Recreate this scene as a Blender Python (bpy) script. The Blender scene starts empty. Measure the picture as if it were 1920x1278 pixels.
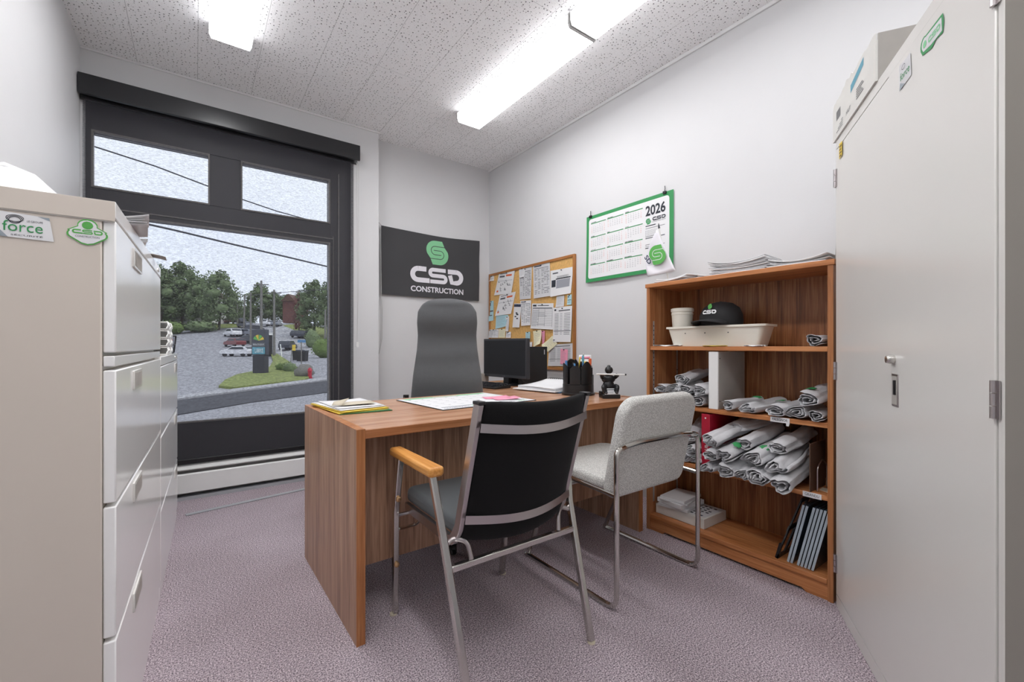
import bpy, bmesh, math, random
from mathutils import Vector, Matrix, noise as mnoise
PI = math.pi
S = bpy.context.scene
COL = S.collection
# ------------------------------------------------------------------ camera
CAM_H = 1.03
YAW = math.radians(35.87)
FPX = 820.0
cam_d = bpy.data.cameras.new('camera')
cam = bpy.data.objects.new('camera', cam_d); COL.objects.link(cam)
cam.location = (0, 0, CAM_H)
cam.rotation_euler = (PI/2, 0, -YAW)
cam_d.sensor_width = 36; cam_d.sensor_fit = 'HORIZONTAL'
cam_d.lens = FPX/1920*36
cam_d.shift_y = 9/1920
cam_d.clip_start = 0.02; cam_d.clip_end = 800
S.camera = cam
# ------------------------------------------------------------------ world
W = bpy.data.worlds.new('sky'); S.world = W; W.use_nodes = True
wn = W.node_tree.nodes; wl = W.node_tree.links
bg = wn['Background']
tc = wn.new('ShaderNodeTexCoord'); nz = wn.new('ShaderNodeTexNoise'); nz.inputs['Scale'].default_value = 2.2; nz.inputs['Detail'].default_value = 4
cr = wn.new('ShaderNodeValToRGB')
cr.color_ramp.elements[0].position = .35; cr.color_ramp.elements[0].color = (.76, .80, .94, 1)
cr.color_ramp.elements[1].position = .7; cr.color_ramp.elements[1].color = (.92, .94, 1, 1)
wl.new(tc.outputs['Generated'], nz.inputs['Vector']); wl.new(nz.outputs['Fac'], cr.inputs['Fac']); wl.new(cr.outputs['Color'], bg.inputs['Color'])
bg.inputs['Strength'].default_value = 1.7
LAMP = 18.5          # emission of the ceiling lamp lenses
sun_d = bpy.data.lights.new('sun', 'SUN'); sun_d.energy = 1.4; sun_d.angle = math.radians(12); sun_d.color = (1, .96, .9)
sun = bpy.data.objects.new('sun', sun_d); COL.objects.link(sun); sun.rotation_euler = (math.radians(38), 0, math.radians(35))
sun.location = (0, 10, 30)
S.view_settings.view_transform = 'Standard'; S.view_settings.look = 'None'
S.view_settings.gamma = 1; S.view_settings.use_curve_mapping = False
S.view_settings.exposure = 0.04
# ------------------------------------------------------------------ helpers
Fv = Vector((math.sin(YAW), math.cos(YAW), 0)); Rv = Vector((math.cos(YAW), -math.sin(YAW), 0))
def ray(px, py): return Fv + Rv*((px-960)/FPX) + Vector((0, 0, 1))*((648-py)/FPX)
def far(px, s, z=0.0):
    """ground position seen at column px, s metres ahead"""
    p = Fv*s + Rv*s*((px-960)/FPX); return Vector((p.x, p.y, z))

def lin(c):
    if isinstance(c, (int, float)): c = (c, c, c)
    f = lambda v: (v/255)/12.92 if v/255 <= .04045 else ((v/255+.055)/1.055)**2.4
    return (f(c[0]), f(c[1]), f(c[2]), 1)

class MB:
    def __init__(s): s.v = []; s.f = []; s.m = []; s.c = 0; s.M = None
    def mat(s, i): s.c = i; return s
    def add(s, vs, fs):
        b = len(s.v)
        for p in vs:
            p = Vector(p)
            s.v.append(tuple(s.M @ p) if s.M else tuple(p))
        for f in fs: s.f.append([b+i for i in f]); s.m.append(s.c)
        return s
    def box(s, x0, y0, z0, x1, y1, z1):
        return s.add([(x0,y0,z0),(x1,y0,z0),(x1,y1,z0),(x0,y1,z0),(x0,y0,z1),(x1,y0,z1),(x1,y1,z1),(x0,y1,z1)],
                     [(0,3,2,1),(4,5,6,7),(0,1,5,4),(1,2,6,5),(2,3,7,6),(3,0,4,7)])
    def prism(s, poly, a, b, ax='z'):
        n = len(poly)
        def q(p, t):
            if ax == 'z': return (p[0], p[1], t)
            if ax == 'y': return (p[0], t, p[1])
            return (t, p[0], p[1])
        vs = [q(p, a) for p in poly]+[q(p, b) for p in poly]
        fs = [tuple(range(n)), tuple(range(2*n-1, n-1, -1))]+[(i, i+n, (i+1) % n+n, (i+1) % n) for i in range(n)]
        return s.add(vs, fs)
    def tube(s, pts, r, seg=10, closed=False, prof=None, up=(0,0,1)):
        """sweep; prof=(w,h) gives a flat bar, w along 'up' x tangent, h along up"""
        P = [Vector(p) for p in pts]; n = len(P)
        if prof: ring = [(-prof[0]/2,-prof[1]/2),(prof[0]/2,-prof[1]/2),(prof[0]/2,prof[1]/2),(-prof[0]/2,prof[1]/2)]
        else: ring = [(math.cos(2*PI*i/seg), math.sin(2*PI*i/seg)) for i in range(seg)]
        k = len(ring); vs = []; nrm = None
        for i in range(n):
            a = P[i-1] if (i > 0 or closed) else P[i]; b = P[(i+1) % n] if (i < n-1 or closed) else P[i]
            t = (b-a).normalized()
            if prof:
                u = Vector(up); u = (u-t*u.dot(t)).normalized()
            else:
                if nrm is None:
                    u = Vector((0,0,1)) if abs(t.z) < .9 else Vector((1,0,0))
                else: u = nrm
                u = (u-t*u.dot(t)).normalized(); nrm = u
            w = t.cross(u)
            rr = r[i] if isinstance(r, (list, tuple)) else (r or 1)
            sc = 1.0
            if 0 < i < n-1 or closed:
                c = (P[i]-P[i-1]).normalized().dot((P[(i+1) % n]-P[i]).normalized())
                sc = 1/max(.5, math.sqrt((1+c)/2)) if prof else 1
            for (x, y) in ring:
                vs.append(P[i]+(w*x+u*y)*rr*(sc if prof else 1) if not prof else P[i]+w*x*sc+u*y*sc)
        fs = []
        for i in range(n if closed else n-1):
            j = (i+1) % n
            for q in range(k): fs.append((i*k+q, i*k+(q+1) % k, j*k+(q+1) % k, j*k+q))
        if not closed: fs.append(tuple(range(k-1, -1, -1))); fs.append(tuple(range((n-1)*k, n*k)))
        return s.add(vs, fs)
    def lathe(s, prof, c=(0,0,0), seg=24, ax='z', sx=1, sy=1):
        vs = []; fs = []; n = len(prof)
        for (r, z) in prof:
            for i in range(seg):
                a = 2*PI*i/seg; x, y = r*math.cos(a)*sx, r*math.sin(a)*sy
                p = {'z': (x, y, z), 'x': (z, x, y), 'y': (y, z, x)}[ax]
                vs.append((c[0]+p[0], c[1]+p[1], c[2]+p[2]))
        for j in range(n-1):
            for i in range(seg): fs.append((j*seg+i, j*seg+(i+1) % seg, (j+1)*seg+(i+1) % seg, (j+1)*seg+i))
        fs.append(tuple(range(seg-1, -1, -1))); fs.append(tuple(range((n-1)*seg, n*seg)))
        return s.add(vs, fs)
    def grid(s, nu, nv, fn, closed_u=False):
        vs = [fn(i/nu, j/nv) for j in range(nv+1) for i in range(nu+1)]
        return s.add(vs, [(j*(nu+1)+i, j*(nu+1)+i+1, (j+1)*(nu+1)+i+1, (j+1)*(nu+1)+i) for j in range(nv) for i in range(nu)])
    def blob(s, c, r, n=10, m=7, jit=0, seed=0, q=2.0):
        rnd = random.Random(seed); vs = []; fs = []
        for j in range(m+1):
            t = PI*j/m
            for i in range(n):
                a = 2*PI*i/n; k = 1+(rnd.random()-.5)*jit if 0 < j < m else 1
                sg = lambda v: math.copysign(abs(v)**(2/q), v)
                vs.append((c[0]+r[0]*k*sg(math.sin(t))*sg(math.cos(a)), c[1]+r[1]*k*sg(math.sin(t))*sg(math.sin(a)), c[2]+r[2]*k*sg(math.cos(t))))
        for j in range(m):
            for i in range(n): fs.append((j*n+i, j*n+(i+1) % n, (j+1)*n+(i+1) % n, (j+1)*n+i))
        return s.add(vs, fs)
    def build(s, name, mats, parent=None, bevel=0, seg=2, smooth=35, solid=0, fix=True, sub=0, loc=None, rot=None):
        me = bpy.data.meshes.new(name); me.from_pydata(s.v, [], s.f)
        if not isinstance(mats, (list, tuple)): mats = [mats]
        for m in mats: me.materials.append(m)
        for p, i in zip(me.polygons, s.m): p.material_index = min(i, len(mats)-1); p.use_smooth = True
        if fix:
            b = bmesh.new(); b.from_mesh(me); bmesh.ops.remove_doubles(b, verts=b.verts, dist=1e-6)
            bmesh.ops.recalc_face_normals(b, faces=b.faces); b.to_mesh(me); b.free()
        if smooth is not None: me.set_sharp_from_angle(angle=math.radians(smooth))
        o = bpy.data.objects.new(name, me); COL.objects.link(o)
        if parent: o.parent = parent
        if loc: o.location = loc
        if rot: o.rotation_euler = rot
        if solid:
            m = o.modifiers.new('solid', 'SOLIDIFY'); m.thickness = solid; m.offset = 0
        if bevel:
            m = o.modifiers.new('bevel', 'BEVEL'); m.width = bevel; m.segments = seg; m.limit_method = 'ANGLE'; m.angle_limit = math.radians(40)
            m.use_clamp_overlap = True
        if sub:
            m = o.modifiers.new('sub', 'SUBSURF'); m.levels = sub; m.render_levels = sub
        return o

def fillet(pts, r, n=5):
    P = [Vector(p) for p in pts]; out = [P[0]]
    for i in range(1, len(P)-1):
        a = (P[i-1]-P[i]); b = (P[i+1]-P[i]); la, lb = a.length, b.length
        a.normalize(); b.normalize(); rr = r[i-1] if isinstance(r, (list, tuple)) else r
        ang = a.angle(b); d = min(rr/math.tan(ang/2) if ang < PI-.01 else 0, la*.48, lb*.48)
        if d < 1e-5: out.append(P[i]); continue
        p0 = P[i]+a*d; p1 = P[i]+b*d
        for k in range(n+1):
            t = k/n; out.append((1-t)**2*p0+2*t*(1-t)*P[i]+t*t*p1)
    out.append(P[-1]); return out
def rrect(x0, y0, x1, y1, r, n=5):
    out = []
    for (cx, cy, a) in ((x1-r, y1-r, 0), (x0+r, y1-r, PI/2), (x0+r, y0+r, PI), (x1-r, y0+r, 1.5*PI)):
        for k in range(n+1): out.append((cx+r*math.cos(a+PI/2*k/n), cy+r*math.sin(a+PI/2*k/n)))
    return out

def tag(o, label=None, cat=None, group=None, kind=None):
    if label: o['label'] = label
    if cat: o['category'] = cat
    if group: o['group'] = group
    if kind: o['kind'] = kind
    return o
def thing(name, label, cat, loc=(0,0,0), rz=0, group=None):
    o = bpy.data.objects.new(name, None); COL.objects.link(o); o.empty_display_size = .05
    o.location = loc; o.rotation_euler = (0, 0, rz)
    return tag(o, label, cat, group)
def struct(o): o['kind'] = 'structure'; return o
def dup(root, loc=None, rz=None, label=None, group=None):
    r = root.copy(); COL.objects.link(r)
    if loc is not None: r.location = loc
    if rz is not None: r.rotation_euler = (0, 0, rz)
    if label: r['label'] = label
    if group: r['group'] = group
    for ch in list(root.children):
        c = ch.copy(); COL.objects.link(c); c.parent = r
        for g in list(ch.children):
            d = g.copy(); COL.objects.link(d); d.parent = c
    return r

# text as mesh ------------------------------------------------------
_tc = {}
def glyphs(body):
    if body not in _tc:
        cu = bpy.data.curves.new('t', 'FONT'); cu.body = body.lstrip('*'); cu.offset = .028 if body[0] == '*' else 0; cu.resolution_u = 3; cu.align_x = 'CENTER'
        ob = bpy.data.objects.new('t', cu); COL.objects.link(ob)
        dg = bpy.context.evaluated_depsgraph_get(); me = bpy.data.meshes.new_from_object(ob.evaluated_get(dg))
        vs = [tuple(v.co) for v in me.vertices]; fs = [tuple(p.vertices) for p in me.polygons]
        bpy.data.objects.remove(ob); bpy.data.curves.remove(cu); bpy.data.meshes.remove(me)
        if vs:
            x0 = min(v[0] for v in vs); x1 = max(v[0] for v in vs); y0 = min(v[1] for v in vs); y1 = max(v[1] for v in vs)
            vs = [((v[0]-x0)/max(x1-x0, 1e-6), (v[1]-y0)/max(y1-y0, 1e-6)) for v in vs]
        _tc[body] = (vs, fs)
    return _tc[body]

class Sheet:
    """a sheet of size w x h; fn(u,v) -> point with u,v in metres; n its normal for layers"""
    def __init__(s, mb, fn, n, w, h): s.mb, s.fn, s.n, s.w, s.h = mb, fn, Vector(n), w, h
    def base(s, mi=0, nu=6, nv=6, poly=None):
        s.mb.mat(mi)
        if poly: s.poly(poly, mi, 0)
        else: s.mb.grid(nu, nv, lambda a, b: s.fn(a*s.w, b*s.h))
        return s
    def rect(s, x0, y0, x1, y1, mi=1, off=.0008, n=4):
        s.mb.mat(mi); s.mb.grid(n if abs(x1-x0) > .03 else 1, n if abs(y1-y0) > .03 else 1, lambda a, b: s.fn(x0+(x1-x0)*a, y0+(y1-y0)*b)+s.n*off); return s
    def poly(s, pts, mi=1, off=.0008):
        s.mb.mat(mi); s.mb.add([s.fn(*p)+s.n*off for p in pts], [tuple(range(len(pts)))]); return s
    def text(s, body, x0, y0, x1, y1, mi=1, off=.0012, shear=0):
        vs, fs = glyphs(body); s.mb.mat(mi)
        s.mb.add([s.fn(x0+(x1-x0)*v[0]+shear*v[1], y0+(y1-y0)*v[1])+s.n*off for v in vs], fs); return s
    def stroke(s, pts, wd, mi=1, off=.001, cap=0):
        P = [Vector((p[0], p[1], 0)) for p in pts]; L = []; R = []
        for i in range(len(P)):
            a = P[max(i-1, 0)]; b = P[min(i+1, len(P)-1)]; t = (b-a).normalized(); q = Vector((-t.y, t.x, 0))*wd/2
            if cap and i in (0, len(P)-1): q += Vector((1, 0, 0))*cap*(1 if q.y > 0 else -1)
            L.append(P[i]+q); R.append(P[i]-q)
        s.mb.mat(mi); n = len(P)
        s.mb.add([s.fn(p.x, p.y)+s.n*off for p in L+R], [(i, i+1, n+i+1, n+i) for i in range(n-1)]); return s
def flat(o, u, v):
    o, u, v = Vector(o), Vector(u).normalized(), Vector(v).normalized()
    return (lambda a, b: o+u*a+v*b), u.cross(v)

def arc(cx, cy, rx, ry, a0, a1, n=12):
    return [(cx+rx*math.cos(math.radians(a0+(a1-a0)*i/n)), cy+ry*math.sin(math.radians(a0+(a1-a0)*i/n))) for i in range(n+1)]
def s_path(x, y, w, h):
    """centre line of an S in the box x..x+w, y..y+h"""
    r = h/4
    return ([(x+w, y+h)]+arc(x+r, y+h*.75, r, r, 90, 270)+arc(x+w-r, y+h*.25, r, r, 90, -90)+[(x, y)])
def emblem(sh, cx, cy, r, green, gap, off=.001):
    """round mark: a slanted disc cut by two nested hook lines"""
    q = lambda P: [(cx+r*x, cy+r*y) for x, y in P]
    P = arc(-.2, .2, .8, .8, 90, 205)+[(-.66, -.48), (-.44, -1)]+arc(.2, -.2, .8, .8, -90, 25)+[(.66, .48), (.44, 1)]
    n = len(P); mb = sh.mb; mb.mat(green); vs = []
    for k in (1, .75, .5, .25): vs += [sh.fn(*p)+sh.n*off for p in q([(x*k, y*k) for x, y in P])]
    vs.append(sh.fn(cx, cy)+sh.n*off)
    mb.add(vs, [(a*n+i, a*n+(i+1) % n, (a+1)*n+(i+1) % n, (a+1)*n+i) for a in range(3) for i in range(n)]+[(3*n+i, 3*n+(i+1) % n, 4*n) for i in range(n)])
    L1 = [(.70, .52), (-.22, .52)]+arc(-.22, .17, .36, .35, 90, 262, 12)+[(-.1, -.18), (.34, -.18)]
    sh.stroke(q(L1), r*.055, gap, off+.0006); sh.stroke(q([(-x, -y) for x, y in L1]), r*.055, gap, off+.0006)
def csd(sh, x, y, w, h, mi, off=.001):
    """wide squarish C S D letters"""
    lw = w*.30; t = h*.30; r = h/2-t/2
    # C
    sh.stroke([(x+lw*.95, y+h-t/2), (x+t/2+r, y+h-t/2)]+arc(x+t/2+r, y+h/2, r, r, 90, 270)+[(x+lw*1.15, y+t/2)], t, mi, off)
    sx = x+w*.34
    sh.stroke([(p[0], p[1]) for p in s_path(sx+t*.2, y+t*.42, lw*1.0, h-t*.84)], t*.80, mi, off)
    dx = x+w*.70
    sh.stroke([(dx, y+h-t/2), (dx+lw-r-t*.4, y+h-t/2)]+arc(dx+lw-r-t*.4, y+h/2, r, r, 90, -90)+[(dx+t*.9, y+t/2), (dx+t*.9-h*.12, y+h*.62)], t, mi, off)

# ------------------------------------------------------------------ materials
def mat(name, col, rough=.5, metal=0, spec=.5, emit=0, bump=0, bscale=80, var=0, vscale=8, coat=0, sheen=0, vec=(1,1,1)):
    m = bpy.data.materials.new(name); m.use_nodes = True; nt = m.node_tree; b = nt.nodes['Principled BSDF']
    c = lin(col)
    b.inputs['Base Color'].default_value = c; b.inputs['Roughness'].default_value = rough; b.inputs['Metallic'].default_value = metal
    b.inputs['Specular IOR Level'].default_value = spec; b.inputs['Coat Weight'].default_value = coat; b.inputs['Sheen Weight'].default_value = sheen
    if emit: b.inputs['Emission Color'].default_value = c; b.inputs['Emission Strength'].default_value = emit
    tcn = nt.nodes.new('ShaderNodeTexCoord'); mp = nt.nodes.new('ShaderNodeMapping'); mp.inputs['Scale'].default_value = vec
    nt.links.new(tcn.outputs['Object'], mp.inputs['Vector'])
    n1 = nt.nodes.new('ShaderNodeTexNoise'); n1.inputs['Scale'].default_value = vscale; n1.inputs['Detail'].default_value = 3
    nt.links.new(mp.outputs[0], n1.inputs['Vector'])
    mx = nt.nodes.new('ShaderNodeMix'); mx.data_type = 'RGBA'; v = var or .03
    mx.inputs[6].default_value = tuple(max(0, k*(1-v)) for k in c[:3])+(1,); mx.inputs[7].default_value = tuple(min(1, k*(1+v)) for k in c[:3])+(1,)
    nt.links.new(n1.outputs['Fac'], mx.inputs[0]); nt.links.new(mx.outputs[2], b.inputs['Base Color'])
    if bump:
        n2 = nt.nodes.new('ShaderNodeTexNoise'); n2.inputs['Scale'].default_value = bscale; n2.inputs['Detail'].default_value = 2
        nt.links.new(mp.outputs[0], n2.inputs['Vector'])
        bp = nt.nodes.new('ShaderNodeBump'); bp.inputs['Strength'].default_value = bump; bp.inputs['Distance'].default_value = .01
        nt.links.new(n2.outputs['Fac'], bp.inputs['Height']); nt.links.new(bp.outputs[0], b.inputs['Normal'])
    return m
def wood(name, dark, mid, light, axis='z', rough=.38, k=1.0):
    m = bpy.data.materials.new(name); m.use_nodes = True; nt = m.node_tree; b = nt.nodes['Principled BSDF']; L = nt.links.new
    b.inputs['Roughness'].default_value = rough; b.inputs['Specular IOR Level'].default_value = .4
    t = nt.nodes.new('ShaderNodeTexCoord'); mp = nt.nodes.new('ShaderNodeMapping')
    a, c = 1.2*k, 26*k
    mp.inputs['Scale'].default_value = {'x': (a, c, c), 'y': (c, a, c), 'z': (c, c, a)}[axis]
    L(t.outputs['Object'], mp.inputs['Vector'])
    n = nt.nodes.new('ShaderNodeTexNoise'); n.inputs['Scale'].default_value = 1.0; n.inputs['Detail'].default_value = 6; n.inputs['Roughness'].default_value = .65; n.inputs['Distortion'].default_value = .6
    L(mp.outputs[0], n.inputs['Vector'])
    mp2 = nt.nodes.new('ShaderNodeMapping'); a, c = 6*k, 170*k
    mp2.inputs['Scale'].default_value = {'x': (a, c, c), 'y': (c, a, c), 'z': (c, c, a)}[axis]; L(t.outputs['Object'], mp2.inputs['Vector'])
    n2 = nt.nodes.new('ShaderNodeTexNoise'); n2.inputs['Scale'].default_value = 1.0; n2.inputs['Detail'].default_value = 2; L(mp2.outputs[0], n2.inputs['Vector'])
    ad = nt.nodes.new('ShaderNodeMix'); ad.data_type = 'FLOAT'; ad.inputs[0].default_value = .38; L(n.outputs['Fac'], ad.inputs[2]); L(n2.outputs['Fac'], ad.inputs[3])
    r = nt.nodes.new('ShaderNodeValToRGB'); e = r.color_ramp.elements
    e[0].position = .36; e[0].color = lin(dark); e[1].position = .64; e[1].color = lin(light)
    x = r.color_ramp.elements.new(.5); x.color = lin(mid)
    L(ad.outputs[0], r.inputs['Fac']); L(r.outputs['Color'], b.inputs['Base Color'])
    return m
M = {}
M['wall'] = mat('wall_paint', (216, 216, 217), .55, var=.015, bump=.03, bscale=120)
M['trimw'] = mat('white_trim_paint', (228, 228, 228), .4)
M['lens'] = mat('lamp_lens', (253, 253, 255), .4, emit=LAMP)
M['lensr'] = mat('lamp_lens_right_row', (253, 253, 255), .4, emit=LAMP*.40)
M['lensf'] = mat('lamp_lens_right_far', (253, 253, 255), .4, emit=LAMP*.86)
M['lens2'] = mat('lamp_lens_skirt', (253, 253, 255), .4, emit=LAMP*.19)
M['lampcap'] = mat('lamp_end_cap', (205, 205, 203), .5)
M['steel'] = mat('lamp_housing', (225, 225, 225), .45)
M['black'] = mat('black_plastic', (24, 24, 26), .35)
M['blackmat'] = mat('black_matte', (26, 26, 28), .75, bump=.1, bscale=300)
M['dkframe'] = mat('dark_window_frame', (48, 47, 48), .5)
M['sash'] = mat('window_sash_strip', (128, 124, 118), .5)
M['valance'] = mat('valance_aluminium', (25, 26, 29), .28, spec=.6)
M['hem'] = mat('hem_bar', (16, 16, 18), .4)
M['cab'] = mat('cabinet_enamel', (216, 206, 194), .2, spec=.6, var=.02, vscale=3)
M['cabf'] = mat('cabinet_front_enamel', (248, 248, 246), .16, spec=.7, var=.02, vscale=3)
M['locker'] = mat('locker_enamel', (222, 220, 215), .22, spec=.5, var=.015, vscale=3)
M['lockshade'] = mat('locker_side_shaded', (150, 145, 137), .45, spec=.4)  # locker enamel darkened: the side's shade is painted into the colour
M['groove'] = mat('dark_gap', (32, 32, 32), .8)
M['chrome'] = mat('chrome', (205, 203, 198), .12, metal=1, var=.03)
M['satin'] = mat('satin_steel', (190, 184, 184), .3, metal=1, var=.06)
M['brass'] = mat('brass_screw', (196, 160, 120), .35, metal=1)
M['seatblk'] = mat('black_upholstery', (15, 15, 16), .9, bump=.25, bscale=500, sheen=.04, spec=.25)
M['seatgry'] = mat('black_seat_fabric', (66, 71, 74), .85, bump=.25, bscale=500, sheen=.25)
M['offgrey'] = mat('office_chair_fabric', (80, 81, 83), .85, bump=.2, bscale=350, var=.06, vscale=40, sheen=.2)
M['arm'] = wood('arm_oak', (190, 125, 55), (214, 150, 78), (228, 172, 104), 'y')
M['wz'] = wood('walnut_vertical', (128, 94, 74), (168, 130, 104), (194, 158, 132), 'z')
M['wx'] = wood('walnut_top', (158, 112, 84), (186, 138, 106), (208, 166, 134), 'x', .25)
M['wedge'] = wood('walnut_edge', (142, 88, 52), (170, 112, 72), (194, 138, 96), 'x')
M['wedgez'] = wood('walnut_edge_vertical', (146, 92, 54), (174, 114, 70), (196, 140, 94), 'z')
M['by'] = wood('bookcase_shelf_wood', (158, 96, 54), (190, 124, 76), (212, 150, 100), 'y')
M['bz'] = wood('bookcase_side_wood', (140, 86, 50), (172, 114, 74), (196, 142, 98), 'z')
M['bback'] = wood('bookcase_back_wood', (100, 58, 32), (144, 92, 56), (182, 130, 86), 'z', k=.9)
M['oak'] = wood('board_frame_oak', (140, 88, 42), (170, 112, 60), (190, 134, 82), 'z')
M['oaky'] = wood('board_frame_oak_long', (140, 88, 42), (170, 112, 60), (190, 134, 82), 'y')
M['cork'] = mat('cork', (222, 176, 108), .9, var=.28, vscale=60, bump=.3, bscale=150)
M['paper'] = mat('paper', (232, 232, 233), .7)
M['paper2'] = mat('paper_grey', (214, 214, 216), .7)
M['cream'] = mat('paper_cream', (232, 226, 192), .7)
M['pink'] = mat('paper_pink', (240, 158, 182), .7)
M['blue'] = mat('paper_pale_blue', (176, 214, 222), .7)
M['ink'] = mat('ink_grey', (98, 100, 106), .7)
M['inkd'] = mat('ink_dark', (46, 50, 58), .7)
M['inkl'] = mat('ink_light', (156, 158, 166), .7)
M['navy'] = mat('ink_navy', (52, 60, 84), .7)
M['green'] = mat('print_green', (52, 146, 84), .6)
M['green2'] = mat('print_bright_green', (92, 176, 84), .6)
M['mint'] = mat('print_mint', (134, 202, 152), .7)
M['teal'] = mat('print_teal', (96, 160, 180), .6)
M['flag'] = mat('flag_cloth', (68, 68, 70), .85, bump=.1, bscale=600)
M['white'] = mat('white_plastic', (236, 236, 234), .35)
M['whitep'] = mat('flag_white_print', (232, 230, 236), .7)
M['bone'] = mat('bone_plastic', (226, 222, 210), .35)
M['yellow'] = mat('yellow_paper', (226, 196, 72), .7)
M['dgreen'] = mat('folder_green', (44, 104, 60), .6)
M['kraft'] = mat('kraft_envelope', (206, 196, 176), .75)
M['card'] = mat('white_cardboard', (222, 221, 216), .8, var=.05, vscale=10)
M['cardgry'] = mat('grey_cardboard', (170, 166, 160), .85, var=.12, vscale=14)
M['red'] = mat('red_board', (172, 22, 50), .45)
M['redp'] = mat('red_plastic', (206, 60, 50), .4)
M['orange'] = mat('orange_plastic', (226, 104, 60), .5)
M['bluep'] = mat('blue_plastic', (74, 130, 180), .4)
M['shirt'] = mat('grey_jersey', (196, 196, 199), .92, var=.09, vscale=220, bump=.25, bscale=60)
M['shirt2'] = mat('darker_grey_jersey', (138, 139, 144), .92, var=.09, vscale=220, bump=.25, bscale=60)
M['screen'] = mat('monitor_screen', (26, 26, 28), .4, spec=.25)
M['monblk'] = mat('monitor_bezel', (44, 44, 48), .4)
M['glasst'] = mat('dark_glass_panes', (70, 84, 98), .12, spec=.8, var=.4, vscale=30)
M['glasse'] = mat('pane_edges', (178, 190, 200), .3)
M['brown'] = mat('brown_folder', (96, 70, 56), .7)
M['cable'] = mat('cable_white', (200, 200, 198), .5)
M['strip'] = mat('strip_grey', (168, 170, 174), .5)
M['rail'] = mat('shelf_rail', (196, 196, 196), .35, metal=.6)
M['heater'] = mat('heater_enamel', (232, 232, 230), .35)
M['helmet'] = mat('helmet_white', (250, 250, 250), .25)
M['bluegry'] = mat('blue_grey_plastic', (150, 160, 168), .5)
def fabric_weave():
    m = mat('grey_woven_upholstery', (178, 177, 173), .9, sheen=.2); nt = m.node_tree; b = nt.nodes['Principled BSDF']; L = nt.links.new
    t = nt.nodes.new('ShaderNodeTexCoord'); v = nt.nodes.new('ShaderNodeTexVoronoi'); v.inputs['Scale'].default_value = 260; L(t.outputs['Object'], v.inputs['Vector'])
    r = nt.nodes.new('ShaderNodeValToRGB'); r.color_ramp.elements[0].color = lin((250, 249, 244)); r.color_ramp.elements[1].position = .6; r.color_ramp.elements[1].color = lin((178, 177, 173))
    L(v.outputs['Distance'], r.inputs['Fac']); L(r.outputs['Color'], b.inputs['Base Color']); return m
M['weave'] = fabric_weave()
def carpet():
    m = mat('mauve_carpet', (150, 134, 140), .97); nt = m.node_tree; b = nt.nodes['Principled BSDF']; L = nt.links.new; b.inputs['Specular IOR Level'].default_value = .1
    t = nt.nodes.new('ShaderNodeTexCoord'); n = nt.nodes.new('ShaderNodeTexNoise'); n.inputs['Scale'].default_value = 210; n.inputs['Detail'].default_value = 3; L(t.outputs['Object'], n.inputs['Vector'])
    r = nt.nodes.new('ShaderNodeValToRGB'); e = r.color_ramp.elements; e[0].position = .34; e[0].color = lin((112, 100, 108)); e[1].position = .66; e[1].color = lin((246, 232, 238)); x = e.new(.5); x.color = lin((186, 172, 180))
    L(n.outputs['Fac'], r.inputs['Fac'])
    n3 = nt.nodes.new('ShaderNodeTexNoise'); n3.inputs['Scale'].default_value = 2.2; n3.inputs['Detail'].default_value = 3; L(t.outputs['Object'], n3.inputs['Vector'])
    r3 = nt.nodes.new('ShaderNodeValToRGB'); r3.color_ramp.elements[0].position = .3; r3.color_ramp.elements[0].color = (.84, .83, .82, 1); r3.color_ramp.elements[1].position = .7
    L(n3.outputs['Fac'], r3.inputs['Fac'])
    mx = nt.nodes.new('ShaderNodeMix'); mx.data_type = 'RGBA'; mx.blend_type = 'MULTIPLY'; mx.inputs[0].default_value = 1
    L(r.outputs['Color'], mx.inputs[6]); L(r3.outputs['Color'], mx.inputs[7]); L(mx.outputs[2], b.inputs['Base Color'])
    n2 = nt.nodes.new('ShaderNodeTexNoise'); n2.inputs['Scale'].default_value = 260; L(t.outputs['Object'], n2.inputs['Vector'])
    bp = nt.nodes.new('ShaderNodeBump'); bp.inputs['Strength'].default_value = .7; bp.inputs['Distance'].default_value = .01; L(n2.outputs['Fac'], bp.inputs['Height']); L(bp.outputs[0], b.inputs['Normal'])
    return m
M['carpet'] = carpet()
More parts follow.
